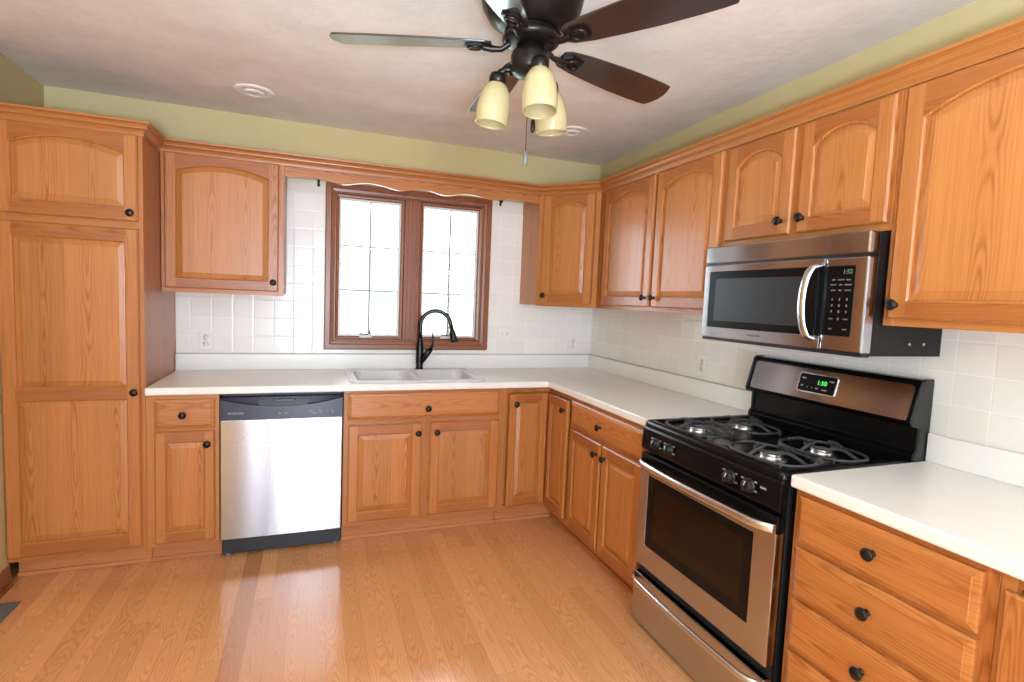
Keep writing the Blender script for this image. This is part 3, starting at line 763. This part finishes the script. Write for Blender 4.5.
for x_ in (xsn[0], xsn[-1]):
    y_ = -0.634+bow(x_); cp.add([(x_, y_, 0.741), (x_, y_, 0.846), (x_, y_+0.006, 0.856), (x_, -0.59, 0.856), (x_, -0.59, 0.741)], [(0, 1, 2, 3, 4)])
fas = cp.build('control_fascia', 'navy', d)
MB().prism([(0.172, 0.842), (0.182, 0.810), (0.24, 0.803), (0.30, 0.801), (0.36, 0.803), (0.412, 0.810), (0.424, 0.842), (0.365, 0.845), (0.345, 0.831), (0.255, 0.831), (0.24, 0.845)], -0.6335, -0.6255).build('pull_recess', 'black', fas)
MB().box(0.248, 0.350, -0.638, -0.6265, 0.829, 0.845).build('door_latch', 'navy', d, bevel=0.003)
MB().box(0.006, W_-0.006, -0.572, -0.560, 0.012, 0.108).build('kick_plate', 'navy', d, bevel=0.002)
for fx in (0.03, W_-0.03): MB().lathe([(0.014, 0.001), (0.014, 0.01), (0.006, 0.012), (0.006, 0.033)], 12, 'z', (fx, -0.565, 0)).build('levelling_foot', 'grey_metal', d)
text('brand_lettering', 'FRIGIDAIRE', 0.0125, 'legend', fas, (0.073, -0.6385, 0.775), FACE, spacing=1.05, sx=1.1)
text('cycle_lettering', 'Start   Cancel', 0.009, 'legend', fas, (W_/2, -0.6425, 0.771), FACE)
for tx_, tz_, tt in ((0.435, 0.776, 'Heavy'), (0.452, 0.764, 'Normal'), (0.480, 0.776, 'Rinse'), (0.480, 0.764, 'Top'), (0.515, 0.776, 'Hi'), (0.540, 0.776, 'Dry'), (0.540, 0.764, 'Air')):
    text('cycle_lettering', tt, 0.0075, 'legend', fas, (tx_, -0.634+bow(tx_)-0.0006, tz_), FACE)

# ---------------------------------------------------------------- gas range
r = thing('gas_range', 'stainless steel and black freestanding gas stove on the right wall', 'stove', (0, -1.692, 0), RIGHT)
W_ = 0.734
MB().box(0.003, W_-0.003, -0.628, -0.012, 0.020, 0.892).build('body', 'black_paint', r, bevel=0.002)
for fx in (0.04, W_-0.04):
    for fy in (-0.58, -0.06): MB().lathe([(0.015, 0.0005), (0.015, 0.012), (0.008, 0.0195)], 12, 'z', (fx, fy, 0)).build('foot', 'black', r)
# cooktop: rounded rim round a recessed well
ck = MB()
lo = lambda i, z, yf=-0.662, yb=-0.075: rrect(0.001+i, W_-0.001-i, yf+i, yb-i, max(0.022-i*0.2, 0.008), z, 5)
ck.loft([lo(0, 0.8925), lo(0, 0.906), lo(0.004, 0.914), lo(0.012, 0.918), lo(0.030, 0.918), lo(0.040, 0.910), lo(0.052, 0.901)], 0, smooth=True, cap1=True)
ck.build('cooktop', 'black_gloss', r)
BUR = [(0.200, -0.535), (0.200, -0.300), (0.566, -0.535), (0.566, -0.300)]
for bx, by in BUR:
    bh = MB().lathe([(0.052, 0.9015), (0.050, 0.905), (0.036, 0.907), (0.036, 0.914), (0.034, 0.917)], 28, 'z', (bx, by, 0)).build('burner_head', 'alu', r)
    MB().lathe([(0.033, 0.9172), (0.034, 0.921), (0.031, 0.925), (0.010, 0.926), (0.001, 0.926)], 28, 'z', (bx, by, 0)).build('burner_cap', 'alu', bh)
def oval(cx, cy, a, b, z, n=36, pw=0.75):
    o = []
    for k in range(n):
        t = 2*PI*k/n; c, s = math.cos(t), math.sin(t)
        o.append((cx+a*math.copysign(abs(c)**pw, c), cy+b*math.copysign(abs(s)**pw, s), z))
    return o
for bx, by in BUR:
    g = MB().tube(oval(bx, by, 0.142, 0.100, 0.921), 0.0052, 8, closed=True)
    g.tube(oval(bx, by, 0.055, 0.052, 0.936, 28, 1.0), 0.005, 8, closed=True)
    for s in (-1, 1):
        g.tube([(bx+s*0.142, by, 0.921), (bx+s*0.118, by, 0.930), (bx+s*0.085, by, 0.940), (bx+s*0.055, by, 0.939), (bx+s*0.036, by, 0.940)], [0.0062, 0.006, 0.006, 0.0055, 0.004], 8)
        g.tube([(bx, by+s*0.100, 0.921), (bx, by+s*0.085, 0.932), (bx, by+s*0.062, 0.942), (bx, by+s*0.040, 0.946), (bx, by+s*0.030, 0.950)], [0.0062, 0.006, 0.006, 0.0055, 0.0035], 8)
    for sx_ in (-1, 1):
        for sy_ in (-1, 1): g.tube([(bx+sx_*0.112, by+sy_*0.080, 0.920), (bx+sx_*0.112, by+sy_*0.080, 0.9022)], 0.005, 8)
    g.build('burner_grate', 'iron', r, weld=False)
# front control strip
MB().prism([(-0.632, 0.790), (-0.662, 0.790), (-0.668, 0.800), (-0.663, 0.880), (-0.655, 0.892), (-0.632, 0.892)], 0.001, W_-0.001).xf(Matrix(((0, 1, 0, 0), (1, 0, 0, 0), (0, 0, 1, 0), (0, 0, 0, 1)))).build('control_strip', 'black_gloss', r, bevel=0.002)
for kx in (0.105, 0.190, 0.525, 0.610):
    k = MB().lathe([(0.0235, 0), (0.0235, 0.004), (0.0205, 0.006), (0.0185, 0.020), (0.016, 0.022), (0.001, 0.022)], 24, 'y')
    k.box(-0.0045, 0.0045, -0.027, -0.006, -0.018, 0.018)
    kb = k.build('burner_knob', 'black', r, (kx, -0.6655, 0.836), (math.radians(-4), math.radians(20), 0), bevel=0.001)
    MB().box(-0.0016, 0.0016, -0.0285, -0.0272, 0.002, 0.017).build('pointer_mark', 'legend', kb)
    for dx, dz, tt in ((-0.030, 0.016, 'OFF'), (0.026, 0.018, 'HI'), (0.027, -0.012, 'LO')):
        text('dial_lettering', tt, 0.009, 'legend', r, (kx+dx, -0.6668-0.0006*0, 0.836+dz), (PI/2+math.radians(3.5), 0, 0))
text('dial_lettering', 'REAR', 0.010, 'legend', r, (0.668, -0.6672, 0.846), (PI/2+math.radians(3.5), 0, 0))
# oven door
od = MB()
xs_ = [0.004, 0.066, 0.642, W_-0.004]; zs_ = [0.288, 0.385, 0.690, 0.722]
od.grid(xs_, zs_, -0.668, -0.634, lambda i, j: not (i == 1 and j == 1), plane='xz')
odoor = od.build('oven_door', 'steel', r, bevel=0.003)
MB().box(0.004, W_-0.004, -0.666, -0.634, 0.7235, 0.776).build('door_top_strip', 'black_gloss', odoor, bevel=0.004)
MB().grid([0.068, 0.108, 0.600, 0.640], [0.387, 0.425, 0.655, 0.688], -0.6672, -0.660, lambda i, j: not (i == 1 and j == 1), plane='xz').build('window_border', 'black_gloss', odoor)
MB().box(0.1085, 0.5995, -0.6662, -0.6632, 0.4255, 0.6545).build('window_glass', 'oven_glass', odoor)
cv = MB().grid([0.10, 0.61], [0.40, 0.67], -0.6329, -0.6315, lambda i, j: True, plane='xz')
cv.build('oven_back', 'black', odoor)
rk = MB()
for zz in (0.50, 0.575):
    rk.tube([(0.114, -0.640, zz), (0.604, -0.640, zz)], 0.003, 8)
rk.tube([(0.20, -0.638, 0.43), (0.20, -0.638, 0.65)], 0.002, 6)
rk.build('oven_rack', 'alu', odoor, weld=False)
def bar_handle(parent, zc, bulge, h, name, x0=0.006, x1=0.728, y=-0.669):
    pts = []; rs = []
    n = 22
    for k in range(n+1):
        t = k/n; x = x0+(x1-x0)*t
        e = min(t, 1-t)/0.10
        off = bulge*(math.sin(min(e, 1)*PI/2) if e < 1 else 1.0) + 0.012*math.sin(PI*t)
        pts.append((x, y-off, zc)); rs.append(h)
    mb = MB(); loops = []
    for (x, yy, zz) in pts:
        loops.append([(x, yy-0.010, zz-h*0.75), (x, yy-0.0135, zz-h*0.3), (x, yy-0.0135, zz+h*0.3), (x, yy-0.010, zz+h*0.8), (x, yy-0.002, zz+h), (x, yy+0.002, zz+h*0.8), (x, yy+0.002, zz-h*0.8), (x, yy-0.004, zz-h)])
    mb.loft(loops, 0, True, True, True, True)
    return mb.build(name, 'steel_bright', parent)
bar_handle(odoor, 0.738, 0.026, 0.016, 'door_handle')
# storage drawer
MB().box(0.006, W_-0.006, -0.644, -0.634, 0.246, 0.287).build('drawer_gap_trim', 'black', r)
sd = MB().box(0.004, W_-0.004, -0.668, -0.634, 0.030, 0.2455).build('storage_drawer', 'steel', r, bevel=0.004)
bar_handle(sd, 0.226, 0.026, 0.013, 'drawer_handle')
# backguard
sw = Matrix(((0, 1, 0, 0), (1, 0, 0, 0), (0, 0, 1, 0), (0, 0, 0, 1)))
bgd = MB().prism([(-0.012, 0.8925), (-0.074, 0.8925), (-0.074, 0.930), (-0.058, 0.945), (-0.055, 1.030), (-0.098, 1.040), (-0.100, 1.050), (-0.064, 1.182), (-0.054, 1.192), (-0.030, 1.194), (-0.012, 1.188)], 0.003, W_-0.003).xf(sw)
bgd = bgd.build('backguard', 'black_gloss', r, bevel=0.004)
lean = math.atan2(0.036, 0.132)
def on_guard(o, x, zf, out):
    """seat a piece on the leaning face of the backguard"""
    o.rotation_euler = (-lean, 0, 0)
    y = -0.100+(zf-1.050)*0.036/0.132
    o.location = (x, y-out*math.cos(lean), zf+out*0)
pl = MB().loft([[(p_[0], 0.0, p_[1]) for p_ in [(a, c) for a, b, c in [(q_[0], 0, q_[1]) for q_ in rrect(-0.352, 0.352, -0.064, 0.064, 0.014, 0)]]],
                [(p_[0]*0.996, -0.004, p_[1]*0.985) for p_ in rrect(-0.352, 0.352, -0.064, 0.064, 0.014, 0)]], 0, True, True, True).build('control_panel', 'steel', bgd)
on_guard(pl, 0.367, 1.112, 0.0005)
bz = MB().loft([[(p_[0], 0.0, p_[1]) for p_ in rrect(-0.088, 0.088, -0.042, 0.042, 0.010, 0)], [(p_[0]*0.985, -0.004, p_[1]*0.97) for p_ in rrect(-0.088, 0.088, -0.042, 0.042, 0.010, 0)]], 0, True, True, True).build('clock_bezel', 'steel_bright', pl, (-0.014, -0.0042, 0.005))
MB().loft([[(p_[0], 0.0, p_[1]) for p_ in rrect(-0.082, 0.082, -0.036, 0.036, 0.007, 0)], [(p_[0], -0.0015, p_[1]) for p_ in rrect(-0.082, 0.082, -0.036, 0.036, 0.007, 0)]], 0, True, True, True).build('clock_display', 'black_gloss', pl, (-0.014, -0.0084, 0.005))
text('clock_digits', '1:50', 0.026, 'led', pl, (0.010, -0.0102, 0.010), FACE)
for kx, kz, tt in ((-0.090, 0.020, 'BAKE'), (-0.092, -0.012, 'OFF'), (-0.066, -0.016, '\u2227'), (-0.044, -0.016, '\u2228'), (-0.022, -0.016, 'SET'), (0.012, -0.018, 'START'), (0.036, 0.020, 'TIMER')):
    text('key_lettering', tt, 0.008, 'legend', pl, (kx+0.014, -0.0102, kz+0.002), FACE)
text('brand_lettering', 'FRIGIDAIRE', 0.0105, 'logo_dark', pl, (-0.006, -0.0048, -0.051), FACE, spacing=1.05, sx=1.1)
for s in (-1, 1):
    e = MB().prism([(-0.012, 0.895), (-0.080, 0.895), (-0.080, 0.935), (-0.066, 0.950), (-0.066, 1.026), (-0.106, 1.036), (-0.108, 1.050), (-0.070, 1.186), (-0.056, 1.197), (-0.012, 1.197)], 0, 0.010).xf(sw)
    e.build('end_cap', 'black', bgd, (-0.0068 if s < 0 else W_-0.0033, 0, 0), bevel=0.004)

# ---------------------------------------------------------------- microwave
m = thing('microwave', 'stainless steel over-the-range microwave with curved handle', 'microwave', (0, -1.7005, 1.272), RIGHT)
W_ = 0.741
MB().box(0.006, W_-0.004, -0.352, -0.0095, 0.004, 0.398).build('housing', 'black_paint', m, bevel=0.002)
MB().box(0.004, W_-0.004, -0.392, -0.3525, 0.0, 0.0115).build('bottom_trim', 'black', m, bevel=0.002)
MB().box(0.003, W_-0.002, -0.398, -0.3525, 0.329, 0.399).build('vent_panel', 'steel', m, bevel=0.005)
MB().box(0.010, W_-0.010, -0.392, -0.3525, 0.320, 0.329).build('vent_slot', 'black', m)
md = MB().grid([0.003, 0.036, 0.589], [0.012, 0.058, 0.292, 0.320], -0.398, -0.3525, lambda i, j: not (i == 1 and j == 1), plane='xz').build('door', 'steel', m, bevel=0.003)
MB().box(0.0365, 0.5888, -0.3995, -0.372, 0.0585, 0.2915).build('door_glass', 'black_gloss', md, bevel=0.002)
MB().box(0.075, 0.500, -0.3999, -0.3996, 0.085, 0.262).build('screen_mesh', 'black', md)
cpn = MB().box(0.592, W_-0.001, -0.398, -0.3525, 0.012, 0.320).build('control_section', 'steel', m, bevel=0.006, seg=3)
MB().loft([[(p_[0], -0.3982, p_[1]) for p_ in rrect(0.5925, 0.700, 0.062, 0.292, 0.008, 0)], [(p_[0], -0.3996, p_[1]) for p_ in rrect(0.5925, 0.700, 0.062, 0.292, 0.008, 0)]], 0, True, False, True).build('keypad', 'black_gloss', cpn)
hp = []
for k in range(21):
    t = k/20; a = PI*t
    e_ = max(math.sin(a), 0.0)**0.32
    hp.append((0.578-0.024*e_-0.006*math.sin(a), -0.402-0.036*e_-0.006*math.sin(a), 0.044+0.254*(0.5-0.5*math.cos(a))*0.4+0.254*t*0.6))
mb = MB(); loops = []
for i, (x, yy, zz) in enumerate(hp):
    q0 = Vector(hp[max(i-1, 0)]); q1 = Vector(hp[min(i+1, 20)]); T = (q1-q0).normalized(); Xd = Vector((1, 0, 0)); Xd = (Xd-T*Xd.dot(T)).normalized(); Nn = T.cross(Xd)
    loops.append([Vector((x, yy, zz))+Xd*(0.015*math.cos(2*PI*j/14))+Nn*(0.008*math.sin(2*PI*j/14)) for j in range(14)])
mb.loft(loops, 0, True, True, True, True).build('door_handle', 'steel_bright', md)
MB().box(0.5875, 0.5935, -0.3965, -0.3530, 0.0125, 0.3195).build('door_gap', 'black', m)
text('clock_digits', '1:52', 0.020, 'led_dim', cpn, (0.675, -0.4002, 0.272), FACE)
rows = [(0.246, ('POP', 'POTATO', 'PIZZA')), (0.230, ('REHEAT', 'VEG', 'DEFROST')), (0.212, ('COOK', 'MELT', 'SOFTEN')), (0.182, ('1', '2', '3')), (0.162, ('4', '5', '6')), (0.142, ('7', '8', '9')), (0.118, ('STOP', '0', 'START')), (0.085, ('FAN', '', 'LIGHT'))]
for z_, ks in rows:
    for x_, tt in zip((0.628, 0.654, 0.680), ks):
        if tt: text('key_lettering', tt, 0.0115 if len(tt) == 1 else 0.0058, 'key_print', cpn, (x_, -0.4002, z_), FACE)
text('brand_lettering', 'FRIGIDAIRE', 0.011, 'logo_dark', md, (0.300, -0.3985, 0.036), FACE, spacing=1.05, sx=1.1)
for sy in (-0.10, -0.17):
    MB().lathe([(0.005, 0), (0.005, 0.002), (0.001, 0.0025)], 12, 'x', (W_-0.0038, sy, 0.045)).build('screw', 'alu', m)

# ---------------------------------------------------------------- ceiling fan
FX, FY = -1.350, -1.917
f = thing('ceiling_fan', 'dark bronze five-blade ceiling fan with three amber glass shades', 'ceiling fan', (FX, FY, 0))
MB().lathe([(0.160, 2.4395), (0.168, 2.430), (0.170, 2.395), (0.162, 2.360), (0.140, 2.325), (0.108, 2.300), (0.086, 2.290)], 48).build('motor_housing', 'bronze', f)
MB().lathe([(0.080, 2.2898), (0.086, 2.284), (0.084, 2.276), (0.094, 2.270), (0.094, 2.256), (0.080, 2.248), (0.050, 2.244)], 36).build('flywheel', 'bronze', f)
MB().lathe([(0.046, 2.2438), (0.044, 2.232), (0.058, 2.222), (0.064, 2.208), (0.063, 2.172), (0.056, 2.156), (0.034, 2.146), (0.002, 2.143)], 36).build('light_kit_hub', 'bronze', f)
ZB = 2.242; RB = 0.66
def blade_outline():
    pts = []
    xs_ = [0.128, 0.15, 0.215, 0.32, 0.42, 0.52, 0.60, 0.636, 0.650, 0.658]
    ws = [0.030, 0.042, 0.053, 0.062, 0.068, 0.070, 0.069, 0.066, 0.040, 0.015]
    up = [(a, b) for a, b in zip(xs_, ws)]
    return up + [(a, -b) for a, b in reversed(up)]
def make_blade(ang):
    rz = ang
    pitch = math.radians(-13)
    mb = MB(); o = blade_outline()
    mb.loft([[(a, b, -0.003) for a, b in o], [(a, b, 0.003) for a, b in o]], 0, True, True, True)
    b = mb.build('blade', 'blade', f, (0, 0, ZB+0.004), (pitch, 0, rz), bevel=0.0015)
    ir = MB().tube([(0.070, 0, 0.004), (0.096, 0, -0.014), (0.128, 0, -0.014), (0.155, 0, -0.010)], [0.010, 0.009, 0.011, 0.012], 10)
    pts = [(0.135, 0.010), (0.160, 0.029), (0.212, 0.027), (0.219, 0.0), (0.212, -0.027), (0.160, -0.029), (0.135, -0.010)]
    ir.loft([[(a, c, -0.0105) for a, c in pts], [(a, c, -0.0034) for a, c in pts]], 0, True, True, True)
    ring = [(0.183+0.024*math.cos(2*PI*k/20), 0.020*math.sin(2*PI*k/20), -0.0125) for k in range(20)]
    ir.tube(ring, 0.0055, 8, closed=True)
    ir.build('blade_iron', 'bronze', b, weld=False)
for k in range(5): make_blade(2.779-k*2*PI/5)
for k, a in enumerate((149, -94, 25)):
    a = math.radians(a)
    c_, s_ = math.cos(a), math.sin(a); rx = 0.104
    arm = MB().tube([(0.055*c_, 0.055*s_, 2.170), (0.078*c_, 0.078*s_, 2.174), (rx*0.95*c_, rx*0.95*s_, 2.164), (rx*c_, rx*s_, 2.152)], 0.011, 12)
    arm = arm.build('lamp_arm', 'bronze', f)
    tilt = Matrix.Translation((rx*c_, rx*s_, 2.158)) @ Matrix.Rotation(math.radians(7), 4, Vector((s_, -c_, 0)))
    MB().lathe([(0.014, 0.004), (0.026, 0.0), (0.029, -0.012), (0.029, -0.034), (0.020, -0.036)], 28).xf(tilt).build('lamp_socket', 'bronze', f)
    sh = MB().lathe([(0.027, -0.030), (0.036, -0.040), (0.048, -0.062), (0.055, -0.095), (0.057, -0.125), (0.055, -0.158), (0.0535, -0.164), (0.0515, -0.164), (0.053, -0.157), (0.0545, -0.125), (0.0525, -0.095), (0.0455, -0.063), (0.034, -0.043), (0.026, -0.034)], 36, cap0=False, cap1=False).xf(tilt)
    sh = sh.build('glass_shade', 'shade', f)
    MB().lathe([(0.012, -0.0365), (0.013, -0.060), (0.024, -0.085), (0.028, -0.105), (0.022, -0.128), (0.001, -0.136)], 20).xf(tilt).build('bulb', 'white_plastic', sh)
for px, py, zl, fob in ((-0.002, 0.0, 1.902, 1), (0.012, -0.020, 2.005, 2)):
    pc = MB().tube([(px, py, 2.150), (px, py, zl)], 0.0013, 6).build('pull_chain', 'bronze', f)
    MB().lathe([(0.0015, zl+0.004), (0.006, zl-0.002), (0.0075, zl-0.012), (0.0075, zl-0.034), (0.004, zl-0.042), (0.001, zl-0.043)], 14, 'z', (px, py, 0)).build('pull_fob', 'grey_metal' if fob == 1 else 'bronze', pc)

# ---------------------------------------------------------------- recessed ceiling lights
def can(x, y, label, rz):
    c = thing('recessed_light', label, 'ceiling light', (x, y, ZC), rz, 'recessed ceiling lights')
    MB().lathe([(0.052, -0.002), (0.060, -0.010), (0.085, -0.009), (0.098, -0.004), (0.099, -0.0005)], 40, cap0=False, cap1=False).build('trim_ring', 'white_plastic', c)
    e = MB().lathe([(0.056, -0.001), (0.054, -0.008), (0.046, -0.015), (0.034, -0.018), (0.030, -0.015), (0.024, -0.007), (0.001, -0.006)], 32, cap0=False, cap1=False).build('eyeball_lamp', 'white_plastic', c, (0, 0, 0))
    MB().lathe([(0.029, -0.0130), (0.022, -0.0150), (0.001, -0.0160)], 24, cap0=False, cap1=False).build('lens', 'vinyl', e)
can(-2.315, -0.443, 'round white recessed ceiling light above the wall cabinet beside the pantry', 0)
can(-0.560, -0.634, 'round white recessed ceiling light behind the fan shades near the corner cabinet', 1)

# ---------------------------------------------------------------- outlets, switches, brackets, register
def duplex(x, y, z, rz, label):
    o = thing('outlet', label, 'outlet', (x, y, z), rz, 'wall outlets over the counter')
    MB().box(-0.035, 0.035, -0.006, -0.0005, -0.057, 0.057).build('cover_plate', 'white_plastic', o, bevel=0.003)
    for s in (-1, 1):
        rc = MB().lathe([(0.0165, 0.0), (0.0165, 0.0015), (0.001, 0.0016)], 20, 'y', (0, -0.0062, s*0.020)).build('receptacle', 'white_plastic', o)
        MB().box(-0.0072, -0.0048, -0.0086, -0.0079, s*0.020, s*0.020+0.009).box(0.0048, 0.0072, -0.0086, -0.0079, s*0.020, s*0.020+0.009).box(-0.002, 0.002, -0.0086, -0.0079, s*0.020-0.010, s*0.020-0.006).build('socket_slots', 'dark_slot', rc, weld=False)
duplex(-2.612, -0.007, 1.092, 0, 'white duplex outlet on the tiles beside the pantry')
duplex(-0.165, -0.007, 1.093, 0, 'white duplex outlet on the tiles under the corner wall cabinet')
duplex(-0.007, -1.270, 1.093, RIGHT, 'white duplex outlet on the right wall left of the stove')
o = thing('light_switch', 'white double switch plate on the tiles right of the window', 'switch', (-0.717, -0.007, 1.158))
MB().box(-0.058, 0.058, -0.006, -0.0005, -0.057, 0.057).build('cover_plate', 'white_plastic', o, bevel=0.003)
for s in (-1, 1): MB().prism([(-0.006, -0.012), (-0.009, -0.012), (-0.018, 0.009), (-0.006, 0.012)], s*0.023-0.005, s*0.023+0.005).xf(sw).build('toggle', 'white_plastic', o)
for bx, side in ((-1.990, 'left'), (-0.785, 'right')):
    b = MB().box(bx-0.008, bx+0.008, -0.006, -0.0005, 2.065, 2.105).tube([(bx, -0.004, 2.085), (bx, -0.040, 2.085), (bx, -0.050, 2.100)], 0.005, 8)
    tag(b.build('curtain_rod_bracket', 'bronze', bevel=0.001), 'small dark curtain rod bracket on the wall at the %s of the window' % ('pantry side' if side == 'left' else 'corner cabinet side'), 'bracket', 'curtain rod brackets')
g = thing('floor_register', 'grey metal floor register near the left wall', 'vent', (XF+0.020, -1.15, 0.0005))
MB().grid([0.0, 0.010, 0.090, 0.100], [0.0, 0.014, 0.346, 0.36], 0, 0.005, lambda i, j: not (i == 1 and j == 1)).build('frame', 'grey_metal', g, bevel=0.001)
lv = MB()
for k in range(24): lv.box(0.0102, 0.0898, 0.016+k*0.0138, 0.0245+k*0.0138, 0.0008, 0.0036)
lv.build('louvres', 'grey_metal', g, weld=False)
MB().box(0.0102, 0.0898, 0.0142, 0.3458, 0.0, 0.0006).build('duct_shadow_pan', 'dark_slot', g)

# ---------------------------------------------------------------- outdoors seen through the window
struct(MB().box(-30, 40, 0.6, 60, -0.9, -0.8).build('ground_outside', 'lawn'), 'pale lawn outside the window')
h = thing('house', 'pale house across the lawn seen through the left window sash', 'building', (1.5, 26, -0.8))
MB().box(-5, 3.2, 0, 7, 0.001, 2.6).build('wall', 'siding', h)
MB().prism([(-5.4, 2.6), (3.6, 2.6), (-0.9, 4.6)], -0.3, 7.3).build('roof', 'muntin', h)
MB().box(-3.5, -2.2, -0.06, -0.001, 1.0, 2.0).build('window', 'muntin', h)
t = thing('tree', 'small leafy tree outside seen through the right window sash', 'tree', (2.75, 16, -0.8))
MB().tube([(0, 0, 0.001), (0.03, 0, 0.8), (0, 0.05, 1.6), (0.05, 0, 2.4)], [0.09, 0.07, 0.05, 0.02], 10).build('trunk', 'bark', t)
lf = MB(); rg = random.Random(3)
for k in range(420):
    a = rg.uniform(0, 2*PI); zz = rg.uniform(1.1, 3.6); rad = rg.uniform(0.1, 0.75)*math.sin((zz-0.9)/2.9*PI)**0.6
    c = Vector((rad*math.cos(a), rad*math.sin(a), zz)); n_ = Vector((rg.uniform(-1, 1), rg.uniform(-1, 1), rg.uniform(-1, 1))).normalized()
    u_ = n_.orthogonal().normalized()*0.09; v_ = n_.cross(u_).normalized()*0.05
    lf.add([c-u_, c-v_, c+u_, c+v_], [(0, 1, 2, 3)])
lf.build('foliage', 'leaf', t, weld=False)
